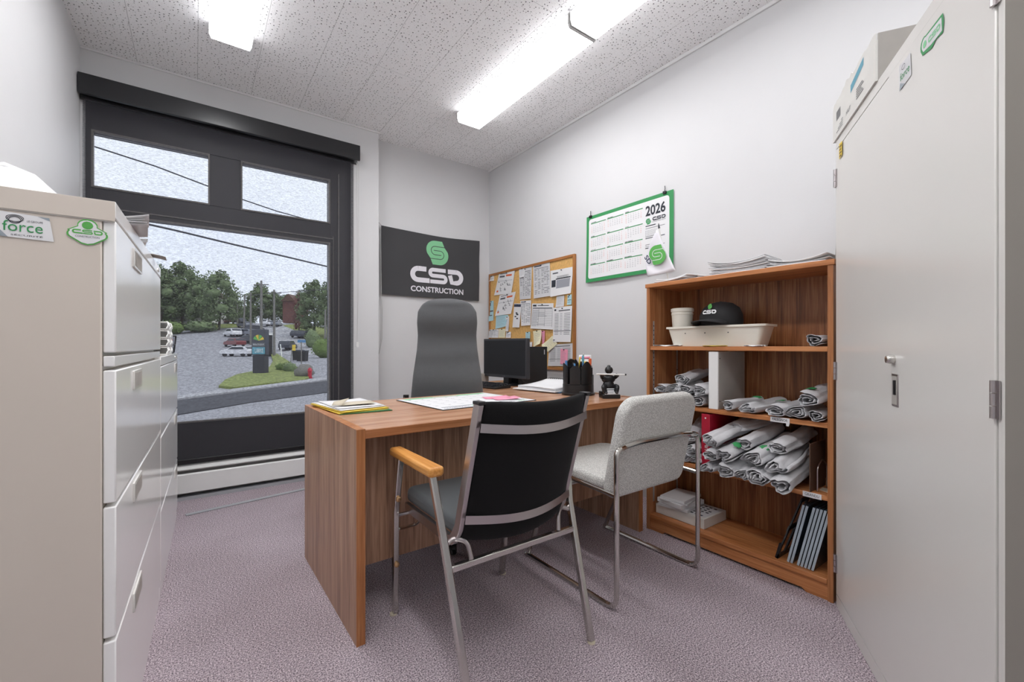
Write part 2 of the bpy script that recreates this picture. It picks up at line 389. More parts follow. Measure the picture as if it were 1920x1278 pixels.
def ceiling_mat():
    m = mat('ceiling_tile', (205, 205, 207), .9); nt = m.node_tree; b = nt.nodes['Principled BSDF']; N = nt.nodes.new; L = nt.links.new
    t = N('ShaderNodeTexCoord'); sp = N('ShaderNodeSeparateXYZ'); L(t.outputs['Object'], sp.inputs[0])
    def mth(op, a, bb=None, c=None):
        q = N('ShaderNodeMath'); q.operation = op
        for i, s_ in enumerate((a, bb, c)):
            if s_ is None: continue
            if isinstance(s_, (int, float)): q.inputs[i].default_value = s_
            else: L(s_, q.inputs[i])
        return q.outputs[0]
    PW = .3163
    xs = mth('DIVIDE', mth('ADD', sp.outputs['X'], .306+PW*4), PW)
    col = mth('FLOOR', xs); fx = mth('SUBTRACT', xs, col)
    jx = mth('LESS_THAN', mth('MULTIPLY', mth('MINIMUM', fx, mth('SUBTRACT', 1, fx)), PW), .0013)
    off = mth('MULTIPLY', mth('SINE', mth('MULTIPLY', col, 12.9)), 3.7)
    ys = mth('ADD', mth('DIVIDE', sp.outputs['Y'], 1.22), off); fy = mth('FRACT', ys)
    jy = mth('LESS_THAN', mth('MULTIPLY', fy, 1.22), .0022)
    j = mth('MAXIMUM', jx, jy)
    def pits(scale, thr):  # holes drawn flat, the shade inside them painted as dark dots
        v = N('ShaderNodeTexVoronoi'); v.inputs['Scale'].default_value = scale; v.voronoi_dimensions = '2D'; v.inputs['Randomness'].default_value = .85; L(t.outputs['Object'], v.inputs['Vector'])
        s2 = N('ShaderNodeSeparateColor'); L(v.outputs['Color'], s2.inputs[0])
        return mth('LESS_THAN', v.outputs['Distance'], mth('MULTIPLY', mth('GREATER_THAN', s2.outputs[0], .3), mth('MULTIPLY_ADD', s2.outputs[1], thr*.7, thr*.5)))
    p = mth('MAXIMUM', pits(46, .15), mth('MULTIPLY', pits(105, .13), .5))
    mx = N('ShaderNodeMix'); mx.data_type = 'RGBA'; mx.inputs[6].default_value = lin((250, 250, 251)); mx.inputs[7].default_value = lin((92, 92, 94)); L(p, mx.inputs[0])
    mx2 = N('ShaderNodeMix'); mx2.data_type = 'RGBA'; mx2.inputs[7].default_value = lin((130, 130, 130)); L(mth('MULTIPLY', j, .55), mx2.inputs[0]); L(mx.outputs[2], mx2.inputs[6])
    L(mx2.outputs[2], b.inputs['Base Color'])
    return m
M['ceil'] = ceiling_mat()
def blind_mat():
    m = bpy.data.materials.new('screen_blind_mesh'); m.use_nodes = True; nt = m.node_tree; nt.nodes.clear(); N = nt.nodes.new; L = nt.links.new
    o = N('ShaderNodeOutputMaterial'); mx = N('ShaderNodeMixShader'); tr = N('ShaderNodeBsdfTransparent'); df = N('ShaderNodeBsdfDiffuse')
    df.inputs['Color'].default_value = lin((84, 84, 90))
    t = N('ShaderNodeTexCoord'); mp = N('ShaderNodeMapping'); mp.inputs['Scale'].default_value = (60, 60, 230); L(t.outputs['Object'], mp.inputs[0])
    n = N('ShaderNodeTexNoise'); n.inputs['Scale'].default_value = 1; n.inputs['Detail'].default_value = 3; n.inputs['Roughness'].default_value = .8; L(mp.outputs[0], n.inputs['Vector'])
    mr = N('ShaderNodeMapRange'); mr.inputs[1].default_value = .3; mr.inputs[2].default_value = .7; mr.inputs[3].default_value = .14; mr.inputs[4].default_value = .60
    L(n.outputs['Fac'], mr.inputs[0]); L(mr.outputs[0], mx.inputs[0]); L(tr.outputs[0], mx.inputs[1]); L(df.outputs[0], mx.inputs[2]); L(mx.outputs[0], o.inputs[0])
    return m
M['blind'] = blind_mat()
def glass_mat():
    m = bpy.data.materials.new('window_glass'); m.use_nodes = True; nt = m.node_tree; nt.nodes.clear(); N = nt.nodes.new; L = nt.links.new
    o = N('ShaderNodeOutputMaterial'); mx = N('ShaderNodeMixShader'); tr = N('ShaderNodeBsdfTransparent'); g = N('ShaderNodeBsdfGlossy'); g.inputs['Roughness'].default_value = .02
    fr = N('ShaderNodeFresnel'); fr.inputs[0].default_value = 1.12; tr.inputs[0].default_value = (.93, .95, .95, 1)
    L(fr.outputs[0], mx.inputs[0]); L(tr.outputs[0], mx.inputs[1]); L(g.outputs[0], mx.inputs[2]); L(mx.outputs[0], o.inputs[0]); return m
M['glass'] = glass_mat()
M['asphalt'] = mat('asphalt', (142, 142, 148), .9, var=.18, vscale=.8)
M['road'] = mat('dark_road', (58, 59, 66), .9, var=.15, vscale=1.5)
M['kerb'] = mat('pale_kerb', (158, 158, 162), .9)
M['grass'] = mat('grass', (118, 128, 66), .95, var=.35, vscale=3)
M['leaf'] = mat('tree_leaves', (108, 124, 88), .9, var=.5, vscale=1.5)
M['leaf2'] = mat('tree_leaves_light', (96, 116, 62), .9, var=.5, vscale=1.5)
M['leafred'] = mat('tree_leaves_red', (112, 76, 70), .9, var=.3, vscale=2)
M['bark'] = mat('bark', (80, 72, 64), .95)
M['pole'] = mat('weathered_pole', (118, 116, 112), .9)
M['wire'] = mat('cable_black', (52, 52, 58), .7)
M['carw'] = mat('car_white', (224, 224, 228), .25); M['carg'] = mat('car_grey', (128, 132, 142), .25); M['card_'] = mat('car_dark', (58, 62, 72), .25); M['carr'] = mat('car_maroon', (120, 56, 60), .25)
M['tyre'] = mat('tyre', (30, 30, 32), .8); M['carglass'] = mat('car_glass', (46, 52, 62), .15)
# ================================================================== ROOM
XL, XR, YW, YF, ZC, XS, YN = -.572, 2.486, 3.708, 3.846, 2.859, 1.271, -1.35
OX0, OX1, OZ0, OZ1 = -.56, 1.06, .215, 2.60      # window opening
struct(MB().box(XL-.1, YN-.1, -.1, XR+.1, YF+.1, 0).build('floor', M['carpet']))
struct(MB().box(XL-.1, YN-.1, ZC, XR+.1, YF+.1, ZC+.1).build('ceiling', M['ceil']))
struct(MB().box(XL-.12, YN-.1, 0, XL, YF+.1, ZC).build('wall_left', M['wall']))
struct(MB().box(XR, YN-.1, 0, XR+.12, YF+.1, ZC).build('wall_right', M['wall']))
struct(MB().box(XL, YN-.12, 0, XR, YN, ZC).build('wall_near', M['wall']))
w = MB(); YB = YF+.12
w.box(XL, YW, 0, OX1+.0, YB, OZ0); w.box(XL, YW, OZ1, OX1, YB, ZC); w.box(OX1, YW, 0, XS, YB, ZC); w.box(XL, YW, OZ0, OX0, YB, OZ1)
struct(w.build('wall_window', M['wall']))
struct(MB().box(XS, YF, 0, XR, YB, ZC).build('wall_far', M['wall']))
struct(MB().box(XR-.012, YN, ZC-.022, XR, YF, ZC).build('trim_1', M['trimw'], bevel=.003))
struct(MB().box(XL, YW-.010, ZC-.014, XS+.01, YW, ZC).build('trim_2', M['trimw'], bevel=.003))
# window ------------------------------------------------------------
win = thing('window_1', None, None, (0, 3.83, 0)); struct(win)
fr = MB(); a0, a1 = -.045, .06
for bx in ((OX0, OZ0, -.533, OZ1), (.893, OZ0, OX1, OZ1), (-.533, 2.392, .893, OZ1), (-.533, 1.875, .893, 2.03), (.081, 2.03, .269, 2.392), (-.533, OZ0, .893, .495)):
    fr.box(bx[0], a0, bx[1], bx[2], a1, bx[3])
fo = fr.build('window_frame', M['dkframe'], win, bevel=.003)
st = MB()
def frame_strip(x0, z0, x1, z1, t, y0, y1):
    st.box(x0, y0, z0, x0+t, y1, z1); st.box(x1-t, y0, z0, x1, y1, z1); st.box(x0+t, y0, z0, x1-t, y1, z0+t); st.box(x0+t, y0, z1-t, x1-t, y1, z1)
frame_strip(-.533, 2.03, .081, 2.392, .010, -.055, -.03); frame_strip(.269, 2.03, .893, 2.392, .010, -.055, -.03); frame_strip(-.533, .495, .893, 1.875, .010, -.055, -.03)
st.box(.955, -.055, OZ0, .963, -.045, OZ1-.15); st.box(.915, -.052, .25, .919, -.045, 1.93)
st.box(-.533, -.053, 1.905, .92, -.045, 1.912)
st.build('sash_strip', M['sash'], win)
for (x0, z0, x1, z1) in ((-.523, 2.04, .071, 2.382), (.279, 2.04, .883, 2.382), (-.523, .505, .883, 1.865)):
    MB().box(x0, .0, z0, x1, .004, z1).build('window_pane', M['glass'], win)
# roller blind --------------------------------------------------------
bl = thing('roller_blind', 'black see-through roller blind under a black valance over the window', 'roller blind', (0, 3.65, 0))
v = MB(); v.prism([(-.05, 2.655), (.05, 2.655), (.05, 2.53), (.03, 2.53), (.02, 2.60), (-.02, 2.60), (-.034, 2.53), (-.05, 2.535)], -.568, 1.083, 'x')
v.build('valance', M['valance'], bl, bevel=.004)
b_ = MB(); b_.grid(30, 20, lambda a, b: Vector((-.556+1.60*a, .012+.0015*math.sin(a*17), .265+(2.54-.265)*b))); b_.build('blind_fabric', M['blind'], bl)
MB().lathe([(.0, -.556), (.02, -.556), (.02, 1.05), (0, 1.05)], (0, .010, 2.575), 16, 'x').build('roller_tube', M['blackmat'], bl)
MB().tube([(-.556, .012, .25), (1.045, .012, .25)], 1, prof=(.012, .034)).build('hem_bar', M['hem'], bl, bevel=.004)
ch = MB(); ch.tube([(1.068, .0, 2.53), (1.075, .0, 1.6), (1.072, .0, 1.05)], .0018, 6); ch.tube([(1.084, .01, 2.53), (1.084, .0, 1.6), (1.072, .0, 1.05)], .0018, 6)
co = ch.build('pull_chain', M['cable'], bl); MB().prism(rrect(-.011, -.022, .011, .022, .007), -.006, .006, 'y').build('chain_weight', M['white'], co, loc=(1.074, 0, 1.04))
# heater ---------------------------------------------------------------
h = thing('baseboard_heater', 'long white electric baseboard heater below the window', 'heater', (0, 3.635, 0))
MB().box(-.56, .055, .03, 1.22, .072, .235).build('back_plate', M['heater'], h, bevel=.002)
MB().prism([(-.008, .05), (-.008, .17), (.0, .178), (.003, .178), (.003, .05)], -.56, 1.22, 'x').build('front_cover', M['heater'], h, bevel=.001)
MB().prism([(.0, .205), (.055, .235), (.055, .225), (.003, .198)], -.56, 1.22, 'x').build('top_cap', M['heater'], h)
MB().box(-.555, .006, .05, 1.215, .054, .16).build('heating_element', M['groove'], h)
MB().box(-.56, .0, .0, 1.22, .055, .022).build('bottom_rail', M['strip'], h)
tag(MB().tube([(-.05, 3.31, .004), (.46, 3.39, .004), (1.0, 3.46, .004)], 1, prof=(.03, .008)).build('cable_cover', M['strip'], bevel=.003), 'flat grey cable cover strip on the carpet before the heater', 'cable cover')
# lights ---------------------------------------------------------------
def lamp(x, y1, label, closed=True):
    t = thing('ceiling_light', label, 'ceiling light', (x, y1, ZC), 0, 'fluorescent ceiling lights')
    Lg = 1.262
    MB().box(-.095, -Lg, -.018, .095, 0, -.0005).build('housing', M['steel'], t)
    pr = [(-.104, -.018), (-.104, -.062), (-.094, -.086), (.094, -.086), (.104, -.062), (.104, -.018)]
    dm = MB(); dm.prism(pr, -Lg+.012, -.004, 'y'); dm.m = [0 if k == 4 else 1 for k in range(len(dm.f))]
    dm.m = [0 if all(dm.v[i][2] < -.08 for i in f) else 1 for f in dm.f]; dm.build('diffuser', [M['lens' if x < 1 else ('lensf' if y1 > 2.5 else 'lensr')], M['lens2']], t, smooth=20)
    pc = [(-.107, -.012), (-.107, -.064), (-.096, -.090), (.096, -.090), (.107, -.064), (.107, -.012)]
    MB().prism(pc, -Lg, -Lg+.012, 'y').build('end_cap', M['lampcap'], t)
    MB().prism([(p[0]*.985, p[1]*.97) for p in pc], -.004, 0, 'y').build('end_cap', M['white'], t)
    return t
lamp(.165, 3.01, 'white wraparound fluorescent lamp nearest the window, in the left row')
lamp(.165, 1.73, 'white wraparound fluorescent lamp in the left row, mostly above the frame')
lamp(1.755, 3.01, 'white wraparound fluorescent lamp at the far end of the right row')
lamp(1.752, 1.74, 'white wraparound fluorescent lamp in the right row, cut by the top of the frame')
lamp(.165, .455, 'added unseen fluorescent lamp continuing the left row above and behind the viewer')  # unseen lamp, added to brighten the near end of the room
lamp(1.752, .465, 'added unseen fluorescent lamp continuing the right row above and behind the viewer')  # its unseen partner, likewise added for more light from behind

# ================================================================== LEFT CABINETS
def lateral(name, label, y0, y1, H, lines, holders, loc):
    t = thing(name, label, 'filing cabinet', loc, -math.radians(1.44))
    D = .415
    MB().box(-D, y0, .0, -.022, y1, H).build('body', M['cab'], t, bevel=.003)
    MB().box(-.0215, y0, 0, -.004, y1, .068).build('plinth', M['cabf'], t, bevel=.002)
    MB().box(-.0215, y0, H-.036, .0, y1, H).build('top_rail', M['cabf'], t, bevel=.002)
    for i, (z0, z1) in enumerate(lines):
        d = MB().box(-.0215, y0+.004, z0+.003, .0, y1-.004, z1-.003).build('drawer_front', M['cabf'], t, bevel=.003)
        hy = holders
        p = MB(); p.prism(rrect(hy-.075, z1-.066, hy+.075, z1-.016, .003, 2), .0, .004, 'x'); p.build('label_holder', M['locker'], d)
        MB().box(.0041, hy-.064, z1-.060, .0046, hy+.064, z1-.022).build('label_window', M['cardgry'], d)
    return t
c1 = lateral('filing_cabinet', 'tall beige four-drawer lateral filing cabinet with stickers, nearest the viewer', 0, .995, 1.341,
             [(.07, .395), (.398, .685), (.688, .98), (1.012, 1.303)], .32, (-.14, 1.267, 0))
MB().box(-.021, .004, .985, -.002, .991, 1.008).build('middle_rail', M['cabf'], c1, bevel=.002)
MB().box(-.414, -.0015, 1.298, -.001, .0, 1.3405).build('top_band', M['cab'], c1, bevel=.0005)
MB().box(-.414, -.0018, 1.2955, -.001, .0, 1.2972).build('seam', M['cardgry'], c1)
c2 = lateral('filing_cabinet', 'low white three-drawer lateral filing cabinet between the tall cabinet and the window', 1.0, 2.03, .985,
             [(.07, .36), (.363, .66), (.663, .948)], 1.86, (-.14, 1.267, 0))
# keyhole
for (c, yy, zz) in ((c1, .9, 1.322), (c2, 1.85, .967)): MB().lathe([(0, 0), (.008, 0), (.008, .004), (0, .004)], (.0, yy, zz), 14, 'x').build('lock', M['chrome'], c)
def cab_sticker(cx, cz, kind):
    kx = .84 if kind == 'hex' else .92; fn = lambda a, b: Vector((cx+a*kx, -.0022, cz+b*kx)); n = Vector((0, -1, 0)); mb = MB(); sh = Sheet(mb, fn, n, .1, .1)
    if kind == 'hex':
        def outline(k): return [(x*k, y*k) for (x, y) in arc(0, .018, .019, .016, -10, 190, 8)+[(-.037, .004)]+arc(-.028, -.005, .010, .010, 130, 230, 4)+[(-.012, -.028), (0, -.031), (.012, -.028)]+arc(.028, -.005, .010, .010, -50, 50, 4)+[(.037, .004)]]
        sh.poly(outline(1.0), 0, 0); sh.poly(outline(.90), 1, .0004)
        sh.poly(arc(0, .018, .0105, .010, 0, 330, 10), 0, .0008)
        csd(sh, -.028, -.004, .056, .011, 0, .0008); sh.text('CONSTRUCTION', -.022, -.0125, .022, -.008, 2, .0008)
        return mb.build('sticker', [M['green2'], M['paper'], M['inkd']], c1)
    sh.poly([(-.043, -.024), (.047, -.027), (.040, .024), (-.041, .029)], 0, 0)
    for k in range(3): sh.stroke(arc(-.012, .016-.002*k, .013-.002*k, .007, 0, 350, 16), .0012, 2, .0006)
    sh.text('force', -.030, -.012, .030, .010, 1, .0010); sh.text('SÉCURITÉ', -.018, -.021, .030, -.017, 2, .0006); sh.text('LE GROUPE', .006, .010, .030, .014, 2, .0006)
    sh.poly([(-.043, -.024), (-.022, -.025), (-.034, -.010), (-.0425, -.006)], 3, .0006); sh.poly([(.022, .0245), (.040, .024), (.041, .017)], 3, .0006)
    return mb.build('sticker', [M['paper'], M['green'], M['inkd'], M['bluegry']], c1)
cab_sticker(-.044, 1.267, 'hex'); cab_sticker(-.137, 1.266, 'rect'); cab_sticker(-.222, 1.262, 'hex')
# things on the tall cabinet
R1 = Matrix.Rotation(-math.radians(1.44), 4, 'Z')
def on1(x, y, z=1.3415): p = R1 @ Vector((x, y, 0)); return (p.x-.14, p.y+1.267, z)
hh = thing('hard_hat', 'white hard hat lying on the tall filing cabinet by the wall', 'hard hat', on1(-.255, .36))
prof = [(.118*math.cos(t), .125*math.sin(t)) for t in [PI/2*i/9 for i in range(10)]]
MB().lathe(prof[:-1]+[(.001, .125)], (0, 0, .008), 28, sy=1.1).build('shell', M['helmet'], hh)
MB().lathe([(.10, .002), (.15, .0), (.152, .004), (.116, .012)], (0, 0, 0), 28, sy=1.05).build('brim', M['helmet'], hh)
MB().tube([(-.10, .0, .07), (-.05, 0, .122), (0, 0, .14), (.05, 0, .122), (.10, 0, .07)], 1, prof=(.03, .01)).build('ridge', M['helmet'], hh, bevel=.003)
bx = thing('document_tray', 'blue-grey plastic tray behind the white hard hat', 'tray', on1(-.335, .1))
tb = MB(); tb.box(-.07, -.07, 0, .07, .07, .004); tb.box(-.07, -.07, .004, -.066, .07, .10); tb.box(.066, -.07, .004, .07, .07, .10); tb.box(-.066, .066, .004, .066, .07, .10)
tb.build('tray_body', M['bluegry'], bx, bevel=.001); MB().box(-.06, -.07, .005, .06, .06, .03).build('papers', M['paper'], bx)
def crumple(name, label, w, h, z, seed, amp, loc, rz, m, layers=4, cat='paper stack'):
    t = thing(name, label, cat, loc, rz)
    rnd = random.Random(seed)
    for k in range(layers):
        ph = rnd.random()*6; a = amp*(.4+k/layers); mb = MB()
        dx, dy = rnd.uniform(-.01, .01), rnd.uniform(-.01, .01)
        fn = lambda u, v, k=k, a=a, ph=ph, dx=dx, dy=dy: Vector(((u-.5)*w+dx, (v-.5)*h+dy, .002+z*k/layers+a*max(0, (v-.35))**1.5*(.7+.5*math.sin(u*5+ph))))
        mb.grid(8, 8, fn); mb.build('sheet', m, t, solid=.0012)
    return t
crumple('paper_stack', 'loose crumpled papers hanging over the front edge of the tall cabinet', .20, .16, .012, 3, .05, on1(-.055, .33), -1.5, M['paper2'])
crumple('paper_stack', 'small pile of papers toward the far end of the tall cabinet', .2, .15, .02, 5, .03, on1(-.09, .58), -1.45, M['paper'], 3)
tag(MB().grid(5, 5, lambda u, v: Vector((-.05+.09*u, -.04+.08*v, .001-.035*max(0, u-.55)**1.3+.012*u))).build('envelope', M['cardgry'], solid=.0015, loc=on1(-.005, .74, 1.3425)), 'grey envelope curling over the cabinet front edge near its far end', 'envelope')
# trays and plant on low cabinet
def on2(x, y): return on1(x, y, .986)
tr = None
for k in range(4):
    t = thing('letter_tray', 'white ribbed plastic letter tray, %s of the stack of four' % ['bottom', 'second from bottom', 'third from bottom', 'topmost'][k], 'letter tray', (on2(-.13, 1.60)[0], on2(-.13, 1.60)[1], .986+k*.041), -.025, 'white letter trays stacked on the low cabinet')
    q = MB(); q.box(-.12, -.16, 0, .12, .16, .004); q.box(-.12, -.16, .004, -.116, .16, .034); q.box(-.12, .156, .004, .12, .16, .034)
    q.build('tray_body', M['white'], t, bevel=.001)
    for yy in (-.145, -.10, -.055, .05, .11):
        MB().tube([(.118, yy, .004), (.124, yy+.012, .02), (.118, yy+.026, .038)], 1, prof=(.012, .004), up=(1, 0, 0)).build('rib', M['white'], t)
    MB().box(-.118, -.157, .034, .12, .157, .0385).build('rim', M['white'], t, bevel=.001)
bk = thing('wire_basket', 'dark wire basket with red and brown odds and ends beside the white trays', 'basket', on2(-.10, 1.90))
w_ = MB()
for z in (.004, .05, .10):
    w_.tube([(-.09, -.08, z), (.09+z*.1, -.08, z), (.09+z*.1, .10, z), (-.09, .10, z)], .002, 5, closed=True)
for i in range(7):
    a = -.09+.03*i
    for yy in (-.08, .10): w_.tube([(a, yy, .004), (a+.002, yy, .10)], .0013, 5)
    w_.tube([(.09, -.08+.03*i, .004), (.10, -.08+.03*i, .10)], .0013, 5)
w_.build('wire_frame', M['black'], bk)
MB().box(-.08, -.07, .004, .08, .09, .055).build('dark_box', M['brown'], bk, bevel=.004)
tag(MB().blob((.05, -.03, .077), (.035, .035, .022), 12, 8, .1, 3, 2.6).build('red_ball', M['redp'], bk), 'red glossy lump')
gr = MB()
for i in range(9):
    a = i*2.4; gr.add([(0, 0, .055), (.02*math.cos(a), .02*math.sin(a), .10), (.035*math.cos(a+.3), .035*math.sin(a+.3), .11+.01*(i % 3)), (.012*math.cos(a+.5), .012*math.sin(a+.5), .085)], [(0, 1, 2, 3)])
gr.build('green_sprig', M['leaf'], bk, solid=.001)

# ================================================================== STORAGE LOCKER (right)
rzL = math.atan2(-.519, -.854)
lk = thing('storage_cabinet', 'tall light grey two-door metal storage cabinet with stickers', 'metal cabinet', (2.057, .652, 0), rzL)
WL, DL, HL = 1.03, .46, 1.84
q = MB(); q.box(0, .022, 0, WL-.0012, DL, HL); q.build('body', M['locker'], lk, bevel=.002)
MB().box(WL-.001, .0, 0, WL, DL, HL).build('side_panel', M['lockshade'], lk)  # thin skin that carries the painted shade of the side
q = MB(); q.box(0, 0, .0, WL-.001, .0215, .05); q.box(0, 0, HL-.034, WL-.001, .0215, HL); q.box(WL-.021, 0, .05, WL-.001, .0215, HL-.034); q.box(0, 0, .05, .008, .0215, HL-.034)
q.build('face_frame', M['locker'], lk, bevel=.002)
d1 = MB().box(.010, -.001, .054, .5195, .020, HL-.038).build('door', M['locker'], lk, bevel=.002)
d2 = MB().box(.5215, -.003, .054, WL-.023, .019, HL-.038).build('door', M['locker'], lk, bevel=.002)
for (d, xh) in ((d1, .007), (d2, WL-.022)):
    for zh in (.17, .93, 1.69):
        hg = MB()
        for k in range(3): hg.lathe([(0, 0), (.005, 0), (.005, .022), (0, .022)], (xh, -.006, zh-.034+k*.024), 10)
        hg.box(xh-.010, -.0035, zh-.034, xh+.012, -.0015, zh+.036)
        hg.build('hinge', M['satin'], d)
MB().lathe([(0, .0), (.012, .0), (.013, -.008), (.010, -.018), (0, -.02)], (.56, -.003, .992), 18, 'y').build('lock', M['chrome'], d2)
hp = MB(); hp.box(.548, -.005, .862, .590, -.003, .952)
ho = hp.build('handle', M['satin'], d2, bevel=.001)
MB().box(.553, -.0058, .868, .586, -.005, .946).build('recess', M['cardgry'], ho)
MB().box(.572, -.010, .895, .580, -.0058, .935).build('lever', M['blackmat'], ho)
def lock_sheet(cx, cz): return flat((cx, -.0045, cz), (1, 0, 0), (0, 0, 1))
fn, n = lock_sheet(.075, 1.775); mb = MB(); sh = Sheet(mb, fn, n, .1, .1)
sh.poly([(-.018, -.03), (.018, -.024), (.020, .028), (-.018, .030)], 0, 0)
for k in range(4): sh.rect(-.012, .018-.012*k, .012-.004*(k % 2), .013-.012*k, 1, .0005)
mb.build('sticker', [M['yellow'], M['brown']], d1)
fn, n = lock_sheet(.625, 1.752); mb = MB(); sh = Sheet(mb, fn, n, .1, .1)
sh.poly([(-.025, -.034), (.045, -.03), (.040, .030), (-.028, .034)], 0, 0); sh.text('force', -.020, -.012, .036, .008, 1, .0006); sh.stroke(arc(0, .018, .010, .006, 0, 350, 12), .0015, 2, .0006)
sh.poly([(-.025, -.034), (.010, -.032), (-.02, -.016)], 3, .0005)
mb.build('sticker', [M['paper2'], M['green'], M['ink'], M['bluegry']], d2)
fn, n = lock_sheet(.775, 1.752); mb = MB(); sh = Sheet(mb, fn, n, .1, .1)
sh.poly([(-.045, -.018)]+arc(-.038, .004, .018, .02, 200, 60, 5)+[(.05, .02), (.055, .0), (.05, -.024), (.02, -.02), (.0, -.028)], 0, 0)
sh.poly([(-.040, -.012)]+arc(-.034, .004, .014, .015, 200, 60, 5)+[(.045, .014), (.048, -.018), (.0, -.018)], 1, .0004); csd(sh, -.015, -.008, .055, .014, 2, .0008); sh.poly(arc(-.032, .002, .009, .009, 0, 330, 8), 2, .0008)
mb.build('sticker', [M['green'], M['paper2'], M['mint']], d2)
# cardboard box on locker
bxr = thing('cardboard_box', 'torn white cardboard box with printing on top of the storage cabinet', 'box', tuple(Vector((2.057, .652, HL+.0005))), rzL)
q = MB(); bh = .145
q.box(-.02, -.006, 0, .43, .0, bh-.02); q.box(-.02, .0, 0, -.016, .31, bh); q.box(.426, .0, 0, .43, .31, bh); q.box(-.016, .306, 0, .426, .31, bh); q.box(-.016, 0, 0, .426, .306, .004)
bo = q.build('box_body', M['card'], bxr)
tp = [(-.02, bh-.02)]; rnd = random.Random(4)
for i in range(1, 24): x = -.02+.45*i/24; tp.append((x, bh-.004+.010*rnd.random()+(.012 if i in (9, 10, 12) else 0)))
tp += [(.43, bh), (.43, bh-.02)]
MB().prism(tp, -.006, -.003, 'y').build('torn_edge', M['card'], bxr)
MB().box(.4302, .001, .001, .4312, .309, bh).build('end_flap', M['cardgry'], bxr)
mb = MB(); fn, n = flat((.0, -.0065, 0), (1, 0, 0), (0, 0, 1)); sh = Sheet(mb, fn, n, .4, .1)
sh.poly([(.20, .085), (.33, .11), (.33, .135), (.20, .112)], 1, 0)
for k in range(4): sh.rect(.03+.02*k, .018+.008*k, .11, .021+.008*k, 0, 0)
for k in range(5): sh.rect(.26, .03+.008*k, .33-.01*(k % 3), .034+.008*k, 0, 0)
for k in range(9): sh.rect(.03+.006*k, .065, .033+.006*k, .10, 0, 0)
sh.text('HAUT', .15, .03, .20, .045, 0, 0)
fn, n = flat((.4315, 0, 0), (0, 1, 0), (0, 0, 1)); sh = Sheet(mb, fn, n, .3, .1)
for k in range(7): sh.rect(.10+.009*k, .05, .104+.009*k, .085, 0, 0)
sh.rect(.07, .035, .073, .075, 0, 0)
mb.build('lettering', [M['ink'], M['teal']], bxr)

# ================================================================== DESK
DK = math.radians(1.0)
dk = thing('desk', 'walnut laminate office desk with an L-shaped return, papers on top', 'desk', (.445, 1.523, 0), DK)
LW, LD, HT = 1.575, .80, .742
q = MB(); q.mat(0).box(.003, .003, 0, .030, LD-.002, HT-.002); q.mat(1).box(0.0, -.002, 0, .030, .003, HT); q.mat(1).box(.0, .0, HT-.002, .030, LD, HT)
q.mat(0).box(0, .003, 0, .003, LD, HT-.002); q.build('end_panel', [M['wz'], M['wedgez']], dk)
q = MB(); q.mat(0).box(LW-.030, .003, 0, LW, LD, HT); q.mat(1).box(LW-.030, -.002, 0, LW, .003, HT); q.build('end_panel', [M['wz'], M['wedgez']], dk)
q = MB(); q.mat(0).box(.0305, .004, HT-.034, LW-.0305, LD, HT-.004); q.mat(1).box(.0305, .0, HT-.034, LW-.0305, .004, HT-.004); q.build('top', [M['wx'], M['wedge']], dk, bevel=.001)
MB().box(.0305, .150, .195, LW-.0305, .170, HT-.0345).build('modesty_panel', M['wz'], dk)
q = MB(); q.mat(0).box(1.055, LD+.001, HT-.034, 1.86, LD+.70, HT-.004); q.mat(1).box(1.0545, LD+.001, HT-.034, 1.055, LD+.70, HT-.004); q.build('return_top', [M['wx'], M['wedge']], dk)
MB().box(1.055, LD+.68, 0, 1.86, LD+.70, HT-.0345).build('return_end_panel', M['wz'], dk)
MB().box(1.84, LD+.001, 0, 1.86, LD+.679, HT-.0345).build('return_side_panel', M['wz'], dk)
Dm = Matrix.Translation((.445, 1.523, 0)) @ Matrix.Rotation(DK, 4, 'Z')
ZD = HT-.004+.0006
# ---- papers on left corner
ps = thing('paper_stack', 'stack of yellow and green folders with white sheets on the desk corner by the window', 'paper stack', (.585, 2.11, ZD), .12)
def slab(parent, name, w, h, z0, z1, m, rz=0, dx=0, dy=0, curl=0):
    mb = MB()
    if curl:
        mb.grid(6, 8, lambda u, v: Vector(((u-.5)*w, (v-.5)*h, z0+curl*(abs(u-.5)*2)**2*v))); o = mb.build(name, m, parent, solid=max(z1-z0, .0012))
    else: mb.box(-w/2, -h/2, z0, w/2, h/2, z1); o = mb.build(name, m, parent)
    o.location = (dx, dy, 0); o.rotation_euler = (0, 0, rz); return o
slab(ps, 'green_folder', .225, .34, .0005, .003, M['dgreen'], -.14, .02, -.03)
slab(ps, 'yellow_folder', .225, .35, .0035, .006, M['yellow'], .0, -.005, 0, .006)
slab(ps, 'yellow_folder', .22, .34, .0085, .011, M['yellow'], .06, -.005, -.005, .008)
slab(ps, 'white_sheets', .21, .33, .0145, .018, M['paper'], .03, -.004, .01, .004)
slab(ps, 'white_sheets', .205, .30, .020, .0215, M['paper'], -.06, .006, .01, .004)
en = MB(); en.grid(4, 4, lambda u, v: Vector(((u-.5)*.15, (v-.5)*.11, .027+.002*u))); en.add([(-.075, -.055, .028), (-.03, .0, .052), (-.10, -.02, .042), (-.115, -.055, .030)], [(0, 1, 2), (0, 2, 3)])
eo = en.build('envelope', M['kraft'], ps, solid=.001); eo.rotation_euler = (0, 0, -.2); eo.location = (.01, -.05, 0)
